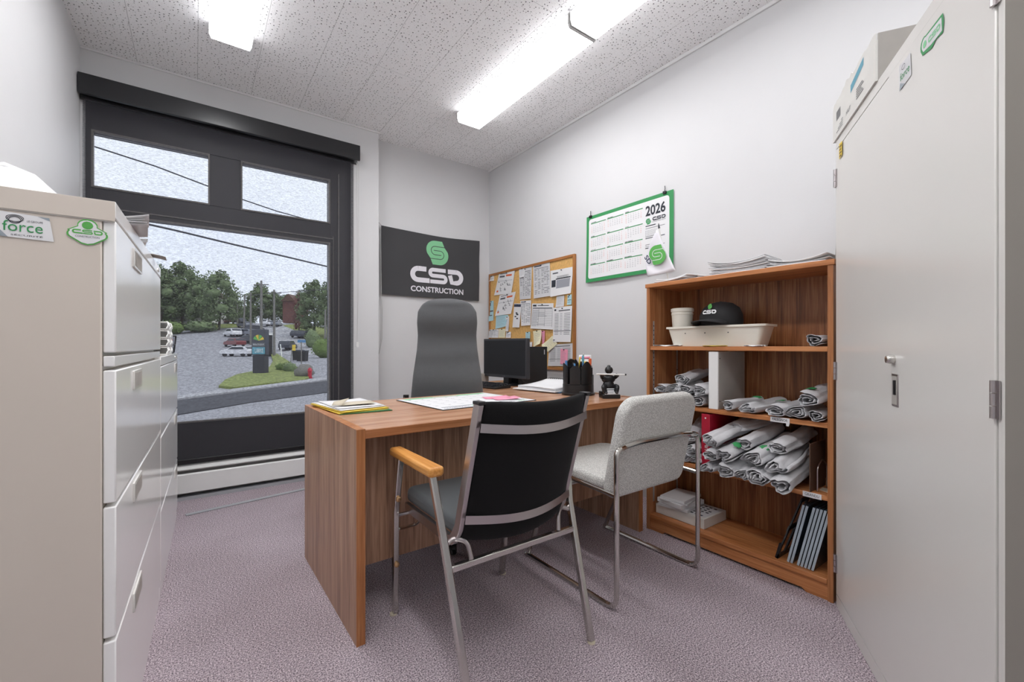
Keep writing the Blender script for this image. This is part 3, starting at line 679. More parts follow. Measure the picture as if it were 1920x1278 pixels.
# ---- desk pad calendar
pad = thing('desk_pad_calendar', 'white desk pad calendar with green header lying on the desk', 'desk calendar', (.90, 1.775, ZD), math.radians(4.2))
mb = MB(); mb.mat(0).box(0, 0, 0, .575, .475, .003)
fn, n = flat((0, 0, .003), (1, 0, 0), (0, 1, 0)); sh = Sheet(mb, fn, n, .575, .475)
sh.rect(.004, .004, .571, .471, 1, .0004, 1); sh.rect(.03, .425, .545, .462, 2, .0008, 1); sh.rect(.20, .43, .36, .455, 6, .0011, 1)
for i in range(8): sh.rect(.03+.0735*i, .075, .0312+.0735*i, .42, 3, .0008, 1)
for j in range(6): sh.rect(.03, .075+.069*j, .545, .0762+.069*j, 3, .0008, 1)
k = 0
for j in range(5):
    for i in range(7):
        k += 1
        if k > 31: break
        sh.text(str(k), .036+.0735*i, .40-.069*j, .052+.0735*i, .412-.069*j, 4, .0008)
sh.rect(.03, .060, .545, .068, 5, .0008, 1); sh.text('CSD CONSTRUCTION', .03, .02, .17, .045, 5, .0008); emblem(sh, .20, .033, .016, 2, 1); sh.text('450 555-0126', .36, .02, .45, .042, 5, .0008); sh.text('*2026', .47, .02, .53, .045, 2, .0008)
mb.build('pad', [M['blackmat'], M['paper'], M['mint'], M['inkl'], M['ink'], M['navy'], M['kraft']], pad)
for (x, y, rz, lab) in ((.46, .20, -.35, 'upper pink note sheet lying on the desk pad'), (.475, .135, -.28, 'lower pink note sheet nearest the pad edge')):
    pk = MB(); pk.grid(6, 4, lambda u, v: Vector(((u-.5)*.14, (v-.5)*.10, .0012+.010*abs(u-.2)**2)))
    o = pk.build('note_sheet', M['pink'], solid=.0008); pl = Matrix.Translation((.90, 1.775, ZD+.0042)) @ Matrix.Rotation(math.radians(4.2), 4, 'Z') @ Vector((x, y, 0 if y > .15 else .0015))
    o.location = pl; o.rotation_euler = (0, 0, rz); tag(o, lab, 'note', 'pink notes on the desk pad')
# ---- binder / spiral papers
bd = thing('document_pile', 'pile of grey printed sheets and folders beside the computer monitor', 'paper pile', (1.90, 2.20, ZD), .05)
slab(bd, 'blue_folder', .25, .36, .0005, .006, M['bluep'], -.03, .02, -.02); slab(bd, 'white_sheets', .27, .36, .0065, .012, M['paper'], .12, -.03, .0)
slab(bd, 'white_sheets', .24, .34, .0125, .022, M['paper2'], .05, -.01, .0)
mb = MB(); mb.grid(10, 8, lambda u, v: Vector(((u-.5)*.27, (v-.5)*.33, .025+.03*u**2+.004*math.sin(v*3)))); o = mb.build('curled_sheets', M['paper'], bd, solid=.006); o.rotation_euler = (0, 0, .03)
for k in range(9): pass
sp = MB()
for k in range(16):
    y = -.155+.02*k; sp.tube([(.137+.011*math.cos(a), y, .058+.011*math.sin(a)) for a in [2*PI*i/10 for i in range(10)]], .0014, 5, closed=True)
sp.build('spiral_binding', M['black'], bd)
pt = MB().blob((.02, -.168, .033), (.03, .018, .004), 10, 6).build('pink_tab', M['pink'], bd)
# ---- monitor
A, B = Vector((1.83, 2.915, 0)), Vector((1.882, 2.425, 0)); ang = math.atan2(B.y-A.y, B.x-A.x)
mo = thing('computer_monitor', 'black flat-screen computer monitor on a stand on the desk return', 'monitor', ((A.x+B.x)/2, (A.y+B.y)/2, ZD), ang)
# local +x along screen left->right, local -y is the screen side
WM, Z0, Z1 = .485, .055, .345
q = MB(); q.box(-WM/2, 0, Z0, WM/2, .035, Z1); q.box(-.15, .035, Z0+.06, .15, .06, Z1-.05); q.build('housing', M['monblk'], mo, bevel=.004)
q = MB(); q.box(-WM/2+.014, -.0012, Z0+.022, WM/2-.014, .0, Z1-.014); q.build('screen', M['screen'], mo)
MB().box(-.03, .02, .01, .03, .05, Z0+.03).build('stand_neck', M['black'], mo, bevel=.004)
MB().lathe([(0, 0), (.12, 0), (.12, .006), (.09, .014), (0, .016)], (0, .03, 0), 28, sx=1.1, sy=.8).build('stand_base', M['black'], mo)
fn, n = flat((-.015, -.0016, Z0+.006), (1, 0, 0), (0, 0, 1)); mb = MB(); Sheet(mb, fn, n, .1, .1).text('acer', 0, 0, .03, .009, 0, 0); mb.build('maker_mark', M['ink'], mo)
for (x, yy) in ((-.09, .05), (.08, .06)):
    MB().tube(fillet([(x, .05, Z0+.08), (x+.02, .07, Z0), (x+.05, .09, .02), (x+.10, .14, .006)], .03), .004, 8).build('cable', M['black'], mo)
kb = thing('computer_keyboard', 'black computer keyboard in front of the monitor', 'keyboard', (1.665, 2.66, ZD), ang)
MB().prism([(-.07, .002), (.07, .002), (.07, .028), (-.07, .014)], -.225, .225, 'x').build('base', M['black'], kb, bevel=.003)
kk = MB()
for r in range(5):
    for c in range(19 if r else 17): 
        x = -.212+.0235*c; y = -.052+.0225*r; z = .0165+.0022*(r)
        kk.box(x-.009, y-.008, z, x+.009, y+.008, z+.007)
kk.build('keys', M['monblk'], kb)
tw = thing('computer_tower', 'black desktop computer tower behind the monitor', 'computer', (2.055, 2.60, ZD), 0)
q = MB(); q.box(-.12, 0, .004, .165, .155, .285); q.build('case', M['blackmat'], tw, bevel=.004)
MB().box(.1655, .012, .010, .168, .143, .28).build('front_bezel', M['black'], tw, bevel=.002)
MB().box(.13, -.0015, .225, .138, -.0002, .262).build('badge', M['rail'], tw)
for x in (-.12, .13):
    MB().box(x-.0, .02, 0, x+.024, .13, .004).build('foot', M['black'], tw)
# box with cables at back of return (white) 
sk = thing('desk_speaker', 'small grey speaker standing behind the keyboard', 'speaker', (1.80, 2.93, ZD), ang)
MB().box(-.035, 0, 0, .035, .07, .075).build('cabinet', M['cardgry'], sk, bevel=.004); MB().box(-.03, -.002, .006, .03, 0, .069).build('grille', M['blackmat'], sk)
# ---- organizer
og = thing('desk_organizer', 'black round plastic desk organizer with wavy compartments', 'desk organizer', (1.86, 1.895, ZD), 0)
MB().lathe([(0, 0), (.098, 0), (.100, .006), (.100, .012), (.093, .016), (.092, .062), (.088, .066), (0, .066)], (0, 0, 0), 32).build('turntable_base', M['black'], og)
def cup(a0, a1, r0, r1, h0, h1, m):
    n = 8; pts = [(r1*math.cos(a0+(a1-a0)*i/n), r1*math.sin(a0+(a1-a0)*i/n)) for i in range(n+1)]+[(r0*math.cos(a1+(a0-a1)*i/n), r0*math.sin(a1+(a0-a1)*i/n)) for i in range(n+1)]
    k = len(pts); mb = MB(); hh_ = [h0+(h1-h0)*math.sin(PI*(i if i <= n else 2*n+1-i)/n) for i in range(k)]
    t = .86; cx = sum(p[0] for p in pts)/k; cy = sum(p[1] for p in pts)/k
    inn = [(cx+(p[0]-cx)*t, cy+(p[1]-cy)*t) for p in pts]
    vs = [(p[0], p[1], .066) for p in pts]+[(p[0], p[1], hh_[i]) for i, p in enumerate(pts)]+[(p[0], p[1], hh_[i]) for i, p in enumerate(inn)]+[(p[0], p[1], .07) for p in inn]
    fs = []
    for lay in range(3):
        for i in range(k): fs.append((lay*k+i, lay*k+(i+1) % k, (lay+1)*k+(i+1) % k, (lay+1)*k+i))
    fs.append(tuple(range(k))); fs.append(tuple(range(4*k-1, 3*k-1, -1))); mb.add(vs, fs); return mb.build('compartment', m, og)
for (a, b, r0, r1, h0, h1) in ((-2.9, -2.2, .03, .092, .155, .175), (-2.15, -1.35, .03, .092, .165, .20), (-1.3, -.6, .03, .092, .10, .12), (-.5, .6, .03, .09, .16, .185), (.7, 1.9, .03, .09, .18, .21), (2.0, 3.2, .03, .09, .17, .19)):
    cup(a, b, r0, r1, h0, h1, M['black'])
OC = Vector((1.86, 1.895, ZD))
def pen(dx, dy, z0, z1, lean, r, body, cap, label):
    t = thing('pen', label, 'pen', (OC.x+dx, OC.y+dy, ZD+z0), 0, 'pens and tools in the black organizer')
    d = Vector((lean[0], lean[1], 1)).normalized()*(z1-z0)
    MB().tube([(0, 0, 0), d*.75], r, 10).build('barrel', body, t); MB().tube([d*.751, d*.97, d], [r*1.15, r*1.1, r*.6], 10).build('cap', cap, t); return t
pen(-.075, .02, .075, .205, (-.03, 0), .0065, M['bluep'], M['bluep'], 'blue marker leaning at the window side of the organizer')
pen(-.06, -.045, .075, .19, (-.1, .02), .005, M['white'], M['bluep'], 'white and blue pen at the organizer edge')
pen(.075, -.02, .075, .215, (.05, 0), .008, M['orange'], M['orange'], 'orange marker standing at the wall side of the organizer')
pen(-.015, -.06, .075, .235, (0, .03), .006, M['bluep'], M['teal'], 'translucent blue pen upright in the middle')
pen(-.005, -.05, .075, .245, (.02, .03), .0045, M['kraft'], M['chrome'], 'pale brown pen upright in the middle')
pen(.03, .03, .075, .225, (.1, 0), .0045, M['yellow'], M['yellow'], 'yellow pencil behind the orange marker')
rc = thing('paper_clips', 'red clips heaped in the low organizer compartment', 'clips', (OC.x+.035, OC.y-.045, ZD+.122), 0)
for i in range(7):
    rr = random.Random(i); MB().tube([(rr.uniform(-.03, .03), rr.uniform(-.02, .02), rr.uniform(.0, .012)), (rr.uniform(-.03, .03), rr.uniform(-.02, .02), rr.uniform(.006, .03))], .003, 6).build('clip', M['redp'], rc)
fn, n = flat((0, 0, 0), (.8, -.6, 0), (0.05, 0, 1)); mb = MB(); sh = Sheet(mb, fn, n, .075, .14); sh.base(0, 1, 1); sh.rect(.008, .115, .067, .13, 1, .0006); sh.rect(.01, .08, .05, .10, 2, .0006); sh.rect(.01, .05, .06, .06, 3, .0006)
tag(mb.build('price_card', [M['paper'], M['pink'], M['yellow'], M['inkl']], solid=.001, loc=(OC.x+.06, OC.y+.06, ZD+.095)), 'white card with a pink heading sticking out of the organizer', 'card')
# ---- figurine card holder
fg = thing('card_holder_figurine', 'black crouching figurine holding a white pen over a card holder base', 'figurine', (1.878, 1.665, ZD), -.55)
q = MB(); q.box(-.05, -.04, 0, .05, .04, .022); q.box(-.05, .0, .022, .05, .04, .036); q.build('card_holder', M['black'], fg, bevel=.003)
fn, n = flat((-.038, -.0415, .024), (1, 0, 0), (0, .75, .65)); mb = MB(); sh = Sheet(mb, fn, n, .076, .045); sh.base(0, 1, 1); sh.rect(.008, .03, .068, .036, 1, .0005); sh.rect(.015, .018, .06, .022, 2, .0005); sh.rect(.015, .008, .05, .012, 2, .0005)
mb.build('business_card', [M['paper'], M['inkd'], M['ink']], fg, solid=.0008)
q = MB()
q.blob((0, .02, .066), (.034, .028, .036), 14, 10); q.blob((0, .02, .104), (.040, .024, .026), 14, 10); q.blob((0, .016, .135), (.012, .012, .012), 10, 8)
for sx in (-1, 1):
    q.tube(fillet([(sx*.036, .018, .112), (sx*.046, -.005, .128), (sx*.030, -.028, .132)], .01), [.011, .011, .010, .009, .008, .008, .008, .008][:len(fillet([(sx*.036, .018, .112), (sx*.046, -.005, .128), (sx*.030, -.028, .132)], .01))], 8)
    q.tube(fillet([(sx*.018, .02, .058), (sx*.040, -.018, .068), (sx*.030, -.020, .030)], .012), .014, 8); q.blob((sx*.030, -.030, .032), (.010, .018, .008), 8, 6)
q.build('body', M['black'], fg)
q = MB(); q.blob((0, .012, .155), (.023, .023, .022), 14, 10); q.blob((0, .012, .176), (.010, .010, .008), 10, 6); q.build('head', M['black'], fg)
MB().tube([(-.085, -.036, .136), (.075, -.036, .132)], .0042, 10).build('white_pen', M['white'], fg); MB().tube([(.075, -.036, .132), (.083, -.036, .1318)], .005, 10).build('pen_tip', M['black'], fg)
# ================================================================== BLACK ARMCHAIR
ac = thing('armchair', 'black upholstered visitor armchair with chrome frame and oak arm, back to the viewer', 'chair', (.87, 1.38, 0))
def L_(x, y, z): return Vector((x-.87, y-1.38, z))
bz0, bz1 = .425, .872
def by(z): return 1.20-(z-.43)*(.125/.42)
def back_pad():
    mb = MB(); ns, n = 16, 24; vs = []
    for i in range(ns+1):
        s_ = i/ns; x = -.203+.406*s_; off = -.048*math.sin(PI*s_); e = min(1, math.sin(PI*min(max(s_, .004), .996))*3.2)**.5
        for k in range(n):
            a = 2*PI*k/n; c, sn = math.cos(a), math.sin(a)
            dy = .026*math.copysign(abs(c)**.7, c)*(.55+.45*e); dz = .223*math.copysign(abs(sn)**.28, sn)*(.985+.015*e)
            z = (bz0+bz1)/2+dz-.016*math.sin(PI*s_)*(1 if dz < 0 else .6)
            vs.append((x, by(z)-1.38+off+dy, z))
    fs = [(i*n+k, i*n+(k+1) % n, (i+1)*n+(k+1) % n, (i+1)*n+k) for i in range(ns) for k in range(n)]
    fs += [tuple(range(n)), tuple(range((ns+1)*n-1, ns*n-1, -1))]
    mb.add(vs, fs); return mb
back_pad().build('backrest', M['seatblk'], ac, smooth=60)
def strap(zc, h, name):
    mb = MB(); pts = []
    for i in range(17):
        s_ = i/16; x = -.212+.424*s_; off = -.048*math.sin(PI*s_); z = zc-.016*math.sin(PI*s_)
        pts.append((x, by(z)-1.38+off-.0285, z))
    mb.tube(pts, 1, prof=(.003, h)); return mb.build(name, M['satin'], ac, smooth=50)
strap(.795, .026, 'back_strap'); strap(.505, .026, 'back_strap')
for sx in (-1, 1):
    X = .213*sx
    pts = fillet([(X, by(.865)-1.38, .865), (X, by(.47)-1.38, .47), (X, -.155, .415), (X, .22, .415)], .05, 6)
    mb = MB(); mb.tube(pts, 1, prof=(.012, .030), up=(0, 1, .25)); mb.v = mb.v
    mb = MB()
    P = [Vector(p) for p in pts]; vs = []
    for i, p in enumerate(P):
        t = (P[min(i+1, len(P)-1)]-P[max(i-1, 0)]).normalized(); q = Vector((0, -t.z, t.y))
        for (a, b) in ((-.008, -.016), (.008, -.016), (.008, .016), (-.008, .016)): vs.append(p+Vector((a, 0, 0))+q*b)
    k = len(P); mb.add(vs, [(i*4+j, i*4+(j+1) % 4, (i+1)*4+(j+1) % 4, (i+1)*4+j) for i in range(k-1) for j in range(4)]+[(3, 2, 1, 0), (4*k-4, 4*k-3, 4*k-2, 4*k-1)])
    up = mb.build('back_upright', M['satin'], ac, bevel=.002, smooth=40)
    MB().box(X-.011, by(.87)-1.38-.019, .862, X+.011, by(.87)-1.38+.019, .872).build('end_plug', M['black'], up, bevel=.002)
seat = MB(); seat.prism(rrect(-.205, -.185, .205, .262, .04, 5), .425, .478, 'z')
seat.build('seat', M['seatgry'], ac, bevel=.018, seg=4)
def arm_side(sx):
    f = lambda p: Vector((p[0]*sx, p[1], p[2]))
    rear = [(-.243, -.310, .004), (-.258, -.205, .37), (-.262, -.180, .455), (-.279, -.142, .632)]
    mb = MB(); mb.tube(fillet([f(p) for p in rear], .06, 4), 1, prof=(.022, .022), up=(1, 0, 0)); leg = mb.build('rear_leg', M['chrome'], ac, bevel=.004)
    MB().lathe([(0, 0), (.014, 0), (.014, .006), (0, .006)], f((-.243, -.311, 0)), 12).build('glide', M['kraft'], leg)
    front = [(-.249, .246, .004), (-.262, .205, .42), (-.277, .120, .632)]
    mb = MB(); mb.tube(fillet([f(p) for p in front], .1, 4), 1, prof=(.022, .022), up=(1, 0, 0)); leg = mb.build('front_leg', M['chrome'], ac, bevel=.004)
    MB().lathe([(0, 0), (.014, 0), (.014, .006), (0, .006)], f((-.255, .247, 0)), 12).build('glide', M['kraft'], leg)
    for z in (.205, .465):
        y = .2145 if z < .42 else .173
        MB().lathe([(0, 0), (.010, 0), (.010, -.006), (.006, -.009), (0, -.010)], f((-.265 if z > .4 else -.2555, y, z)), 14, 'y').build('screw', M['brass'], leg)
    a = MB(); a.prism([(-.026, -.168), (-.018, -.178), (.018, -.178), (.026, -.168), (.023, .160), (.016, .170), (-.016, .170), (-.023, .160)], .632, .662, 'z')
    a.M = None; o = a.build('armrest', M['arm'], ac, bevel=.009, seg=4); o.location = (-.279*sx, 0, 0)
    lo = [(-.252, -.185, .425), (-.225, -.175, .435), (-.188, -.20, .425), (-.180, -.212, .372)]
    MB().tube(fillet([f(p) for p in lo], .03, 5), .0075, 10).build('frame_loop', M['satin'], ac)
    MB().tube([f((-.258, .19, .40)), f((-.205, .19, .40))], .007, 8).build('seat_bolt', M['satin'], ac)
    MB().tube([f((-.252, .215, .335)), f((-.20, .16, .362)), f((-.20, .10, .41))], .006, 8).build('front_bracket', M['chrome'], ac)
arm_side(1); arm_side(-1)
MB().tube([(-.249, -.208, .360), (.249, -.208, .360)], 1, prof=(.020, .020)).build('rear_crossbar', M['chrome'], ac, bevel=.003)

# ================================================================== GREY SLED CHAIR
gc = thing('sled_chair', 'light grey woven visitor chair on a chrome sled frame beside the black armchair', 'chair', (1.594, 1.42, 0))
hx = .279
rr_ = .011
for sx in (-1, 1):
    X = hx*sx
    pts = fillet([(X*.93, .015, .462), (X, .03, .462), (X*.99, .10, .40), (X*.99, .27, rr_+.004), (X, .27-.001, rr_+.001), (X, -.29, rr_), (X, -.29, .625), (X*.80, -.285, .632)], [.001, .03, .001, .001, .055, .05], 6)
    MB().tube(pts[1:], rr_, 10).build('side_frame', M['chrome'], gc)
    MB().tube([(X, -.29, .448), (X, .04, .464)], .009, 10).build('seat_rail', M['chrome'], gc)
    MB().blob((X, .272, .012), (.013, .016, .014), 10, 8).build('front_glide', M['chrome'], gc)
MB().tube(fillet([(-hx*.82, -.285, .632), (-.15, -.288, .640), (.15, -.288, .640), (hx*.82, -.285, .632)], .1, 4), rr_, 10).build('back_bar', M['chrome'], gc)
MB().tube([(-hx, .27, .014), (hx, .27, .014)], .008, 8)
MB().tube([(-.279, -.02, .430), (.279, -.02, .430)], .009, 8).build('under_seat_bar', M['chrome'], gc)
def outline(w, z0, z1, rb, rt, n=8):
    out = []
    for (cx, cz, a, r) in ((w-rt, z1-rt, 0, rt), (-w+rt, z1-rt, PI/2, rt), (-w+rb, z0+rb, PI, rb), (w-rb, z0+rb, 1.5*PI, rb)):
        for k in range(n+1): out.append((cx+r*math.cos(a+PI/2*k/n), cz+r*math.sin(a+PI/2*k/n)))
    return out
bkp = MB().prism(outline(.252, -.20, .225, .05, .085), -.026, .026, 'y')
o = bkp.build('backrest', M['weave'], gc, bevel=.020, seg=5, smooth=50); o.location = (0, -.245, .605); o.rotation_euler = (math.radians(12), 0, 0)
st_ = MB().prism(rrect(-.235, -.215, .235, .225, .07, 7), -.028, .028, 'z')
o = st_.build('seat', M['weave'], gc, bevel=.022, seg=5, smooth=50); o.location = (0, .012, .467); o.rotation_euler = (math.radians(3), 0, 0)
MB().tube([Vector((x, -.27-.013, .605+.0)) for x in (-.01, .01)], .003, 6)

# ================================================================== OFFICE CHAIR
oc = thing('office_chair', 'dark grey high-backed swivel office chair behind the desk', 'chair', (1.15, 2.2, 0), -math.radians(26.6))
Wz = [(.46, .17), (.50, .21), (.60, .226), (.72, .224), (.85, .212), (1.0, .192), (1.10, .187), (1.18, .191), (1.25, .186), (1.295, .160), (1.32, .125), (1.333, .08), (1.338, .03)]
Dz = [(.46, .02), (.60, -.035), (.80, -.04), (.95, -.005), (1.08, .03), (1.2, .0), (1.30, .02), (1.338, .04)]
def itp(T, z):
    for (a, b), (c, d) in zip(T, T[1:]):
        if z <= c:
            t = (z-a)/(c-a); t = t*t*(3-2*t) if T is Dz else t; return b+(d-b)*t
    return T[-1][1]
mb = MB(); vs = []; n = 28; zs = [.46+(.878)*(1-(1-i/40)**1.5) for i in range(41)]
for z in zs:
    wv = itp(Wz, z); d = itp(Dz, z); hd = .045*min(1, (wv/.15))
    for k in range(n):
        a = 2*PI*k/n; c, s_ = math.cos(a), math.sin(a)
        x = wv*math.copysign(abs(c)**.62, c); y = hd*math.copysign(abs(s_)**.8, s_)
        wr = .0022*math.sin(z*210+x*9)*max(0, 1-abs(z-1.0)/.12)*(1 if s_ < 0 else 0)
        vs.append((x, .335+d+.10*(z-.46)*.4+y-.35*x*x*0+.9*x*x*(-1)*.6+wr, z))
m_ = len(zs); mb.add(vs, [(i*n+k, i*n+(k+1) % n, (i+1)*n+(k+1) % n, (i+1)*n+k) for i in range(m_-1) for k in range(n)]+[tuple(range(n)), tuple(range(m_*n-1, (m_-1)*n-1, -1))])
mb.build('backrest', M['offgrey'], oc, smooth=70)
o = MB().prism(rrect(-.24, -.23, .24, .24, .09, 7), -.04, .04, 'z').build('seat', M['offgrey'], oc, bevel=.03, seg=4, smooth=60); o.location = (0, .0, .455)
MB().box(-.03, .10, .39, .03, .40, .405).build('back_bracket', M['black'], oc, bevel=.003)
MB().box(-.03, .385, .40, .03, .40, .70).build('back_bracket', M['black'], oc, bevel=.003)
MB().lathe([(0, .07), (.03, .07), (.03, .16), (.022, .165), (.022, .41), (0, .41)], (0, 0, 0), 16).build('gas_lift', M['black'], oc)
lv = MB(); lv.tube([(-.18, .20, .41), (-.262, .21, .70), (-.262, .26, .72)], .006, 8); lv.box(-.268, .25, .695, -.235, .275, .73); lv.build('lever', M['black'], oc)
for i in range(5):
    a = math.radians(72*i-36+20)
    lg = MB(); lg.tube([(.02*math.cos(a), .02*math.sin(a), .10), (.30*math.cos(a), .30*math.sin(a), .065)], [.026, .016], 8); L1 = lg.build('base_leg', M['black'], oc)
    c = MB(); c.lathe([(0, -.024), (.024, -.024), (.030, -.018), (.030, -.003), (.010, -.002), (.010, .002), (.030, .003), (.030, .018), (.024, .024), (0, .024)], (.30*math.cos(a), .30*math.sin(a), .030), 18, 'x'); c.build('caster', M['black'], oc)

# ================================================================== CSD FLAG on far wall
fl = thing('wall_flag', 'dark company flag with green emblem and white CSD Construction lettering on the wall', 'flag', (1.333, YF-.022, 1.487))
FW, FH = 1.015, .612
def ffn(a, b):
    sag = .012*math.sin(a*9+b*3)+.006*math.sin(b*17-a*5)
    top = -.018*math.sin(PI*a/FW)
    return Vector((a, -.004+sag*(.35+.65*b/FH*.3)-.012*math.exp(-a*30)*0, b+top*(b/FH)+.012*math.sin(a/FW*PI)*0))
mb = MB(); sh = Sheet(mb, ffn, (0, -1, 0), FW, FH); sh.base(0, 30, 18); o = mb.build('cloth', M['flag'], fl, smooth=80, fix=False)
mb = MB(); sh = Sheet(mb, ffn, (0, -1, 0), FW, FH)
emblem(sh, .545, .445, .118, 0, 2, .003)
csd(sh, .270, .140, .555, .155, 1, .003)
sh.text('*CONSTRUCTION', .275, .050, .830, .104, 1, .003)
mb.build('printed_logo', [M['mint'], M['whitep'], M['flag']], fl, fix=False)
cr_ = MB(); cr_.tube([(-.005, .004, .600), (0.0, -.003, .0), (.012, .002, -.16), (.010, .003, -.40), (-.02, .004, -.53)], .0028, 6); cr_.build('hanging_cord', M['cable'], fl)
MB().tube([(-.03, .012, .640), (-.02, -.002, .633), (.0, -.004, .612)], .004, 8).build('hook', M['satin'], fl)
MB().tube([(.985, .015, .595), (.99, -.01, .59)], .004, 8).build('hook', M['satin'], fl)

# ================================================================== BULLETIN BOARD
BX = XR-.001
bb = thing('bulletin_board', 'oak-framed cork bulletin board on the wall behind the monitor', 'notice board', (BX, 3.82, .825))
BW, BH, FT = 1.268, .945, .022
MB().box(-.012, -BW+FT, FT, 0, -FT, BH-FT).build('cork_panel', M['cork'], bb)
for (a, b, c, d, mm) in ((-BW, 0, -BW+FT, BH, 'oak'), (-FT, 0, 0, BH, 'oak'), (-BW+FT, 0, -FT, FT, 'oaky'), (-BW+FT, BH-FT, -FT, BH, 'oaky')):
    MB().box(-.022, a, b, 0, c, d).build('frame', M[mm], bb, bevel=.002)
PX = BX-.0135
def onx(px, py, x=PX):
    r = ray(px, py); k = x/r.x; return Vector((x, r.y*k, CAM_H+r.z*k))
def zo(x, y): return onx(900+x/4.915, 460+y/4.915)
_pc = [0]
def pinned(q, kind, base, name, label, pin=True, curl=.006, lift=0):
    _pc[0] += 1; i = _pc[0]
    c = [zo(*p) for p in q]; TL, TR, BR, BL = c
    for p_ in c: p_.y = max(min(p_.y, 3.815), 2.56)
    off = .0008*i*.55+lift
    org = (BL+BR)/2
    w = (TR-TL).length; hgt = (TL-BL).length
    def fn(a, b):
        u, v = a/w, b/hgt
        p = (BL*(1-u)+BR*u)*(1-v)+(TL*(1-u)+TR*u)*v
        return p+Vector((-off-curl*(1-v)**2*(1.0+.6*math.sin(u*3+i)), 0, 0))-org
    mb = MB(); sh = Sheet(mb, fn, (-1, 0, 0), w, hgt); sh.base(0, 6, 8)
    R = random.Random(i); f = lambda a, b, c_, d, mi, o_=.0007: sh.rect(a*w, b*hgt, c_*w, d*hgt, mi, o_)
    if kind == 'table':
        f(.08, .93, .5, .96, 2); f(.08, .87, .92, .885, 1)
        for k in range(16):
            y = .84-.047*k
            for x in (.08, .30, .50, .66, .80):
                if R.random() < .85: f(x, y-.016, x+.08+.08*R.random(), y, 1 if R.random() < .8 else 3)
        f(.28, .09, .287, .86, 3); f(.64, .09, .647, .86, 3)
    elif kind == 'chart':
        f(.1, .90, .55, .93, 1); f(.10, .76, .42, .84, 1); f(.5, .79, .85, .87, 4)
        for k in range(14):
            x, y = R.uniform(.08, .8), R.uniform(.14, .62); f(x, y, x+.09, y+.02, 1); f(x, y, x+.02, y+.09, 1)
        f(.05, .60, .93, .615, 3); f(.1, .12, .2, .2, 4)
    elif kind == 'form':
        f(.05, .88, .22, .95, 2); f(.28, .90, .8, .93, 1); f(.05, .80, .95, .83, 2)
        for k in range(10): f(.05, .74-.066*k, .95, .746-.066*k, 1); f(.07, .70-.066*k, .2+.6*R.random(), .715-.066*k, 3)
        for x in (.05, .34, .62, .945): f(x, .1, x+.008, .80, 1)
    elif kind == 'photo':
        f(.1, .85, .35, .90, 1); f(.05, .35, .25, .62, 2); f(.28, .28, .9, .60, 3); f(.25, .62, .92, .66, 2)
        for k in range(5): f(.3, .74-.02*k, .85-.1*R.random(), .747-.02*k, 1)
    elif kind == 'letter':
        f(.06, .90, .16, .95, 2); f(.3, .88, .9, .91, 1)
        for k in range(14):
            f(.08, .80-.045*k, .3, .812-.045*k, 1); f(.38, .80-.045*k, .5, .812-.045*k, 3); f(.6, .80-.045*k, .92, .812-.045*k, 1)
        f(.03, .31, .97, .325, 2)
    elif kind == 'brochure':
        f(0, .86, 1, .97, 5)
        for k in range(6):
            x, y = R.uniform(.2, .6), R.uniform(.3, .65); f(x, y, x+.25, y+.05, 2)
    elif kind == 'note':
        for k in range(7): f(.12, .8-.1*k, .55+.35*R.random(), .815-.1*k, 3)
    elif kind == 'card':
        f(.1, .75, .35, .9, 5); f(.1, .45, .9, .52, 1); f(.1, .25, .7, .3, 1)
    mats = [M[base], M['ink'], M['inkd'], M['inkl'], M['orange'], M['navy']]
    o = mb.build(name, mats, solid=0, fix=False, smooth=80, loc=org)
    tag(o, label, 'paper', 'papers pinned to the bulletin board')
    if pin:
        pc = fn(w*.5, hgt*.955); MB().lathe([(0, -.010), (.004, -.010), (.0025, -.004), (.005, -.001), (0, 0)], (pc.x, pc.y, pc.z), 10, 'x').build('push_pin', M[pin if isinstance(pin, str) else 'inkd'], o)
    return o
pinned([(85,285),(130,280),(130,325),(88,330)], 'card', 'paper', 'notice_card', 'tiny white card pinned in the top left corner of the cork board')
pinned([(185,458),(333,425),(290,630),(148,650)], 'chart', 'paper', 'pinned_sheet', 'tilted diagram sheet hanging just below a similar one on the cork board', lift=.003)
pinned([(180,248),(325,232),(295,440),(138,460)], 'chart', 'paper', 'pinned_sheet', 'upper tilted diagram sheet with an orange mark on the cork board', lift=.003)
pinned([(360,220),(480,190),(475,490),(370,500)], 'table', 'paper2', 'pinned_sheet', 'narrow printed list hanging upright in the top middle of the board')
pinned([(365,218),(420,205),(415,290),(370,298)], 'note', 'paper', 'note_slip', 'small blank slip over the corner of the narrow printed list', lift=.002)
pinned([(490,185),(645,152),(658,465),(500,490)], 'table', 'paper2', 'pinned_sheet', 'thick wad of printed lists right of the narrow list, top of the board')
pinned([(655,235),(865,195),(845,440),(660,475)], 'photo', 'paper', 'pinned_sheet', 'wide notice with a dark picture block near the top right of the board', lift=.003)
pinned([(85,512),(128,508),(128,690),(88,700)], 'card', 'blue', 'leaflet', 'narrow pale blue leaflet on the left edge of the board')
pinned([(150,640),(265,640),(240,745),(150,770)], 'note', 'blue', 'leaflet', 'crumpled blue leaflet under the lower diagram sheet', pin=False)
pinned([(240,660),(272,650),(270,790),(242,790)], 'note', 'paper', 'note_slip', 'long thin white slip dangling under the lower diagram sheet')
pinned([(375,510),(475,505),(475,735),(385,740)], 'table', 'paper', 'pinned_sheet', 'printed sheet half hidden by the navy-headed brochure')
pinned([(322,535),(385,535),(375,755),(308,755)], 'brochure', 'paper', 'brochure', 'narrow white brochure with a navy heading on the board', lift=.003)
pinned([(485,535),(682,532),(682,775),(475,765)], 'form', 'paper', 'pinned_sheet', 'wide ruled form in the centre of the board')
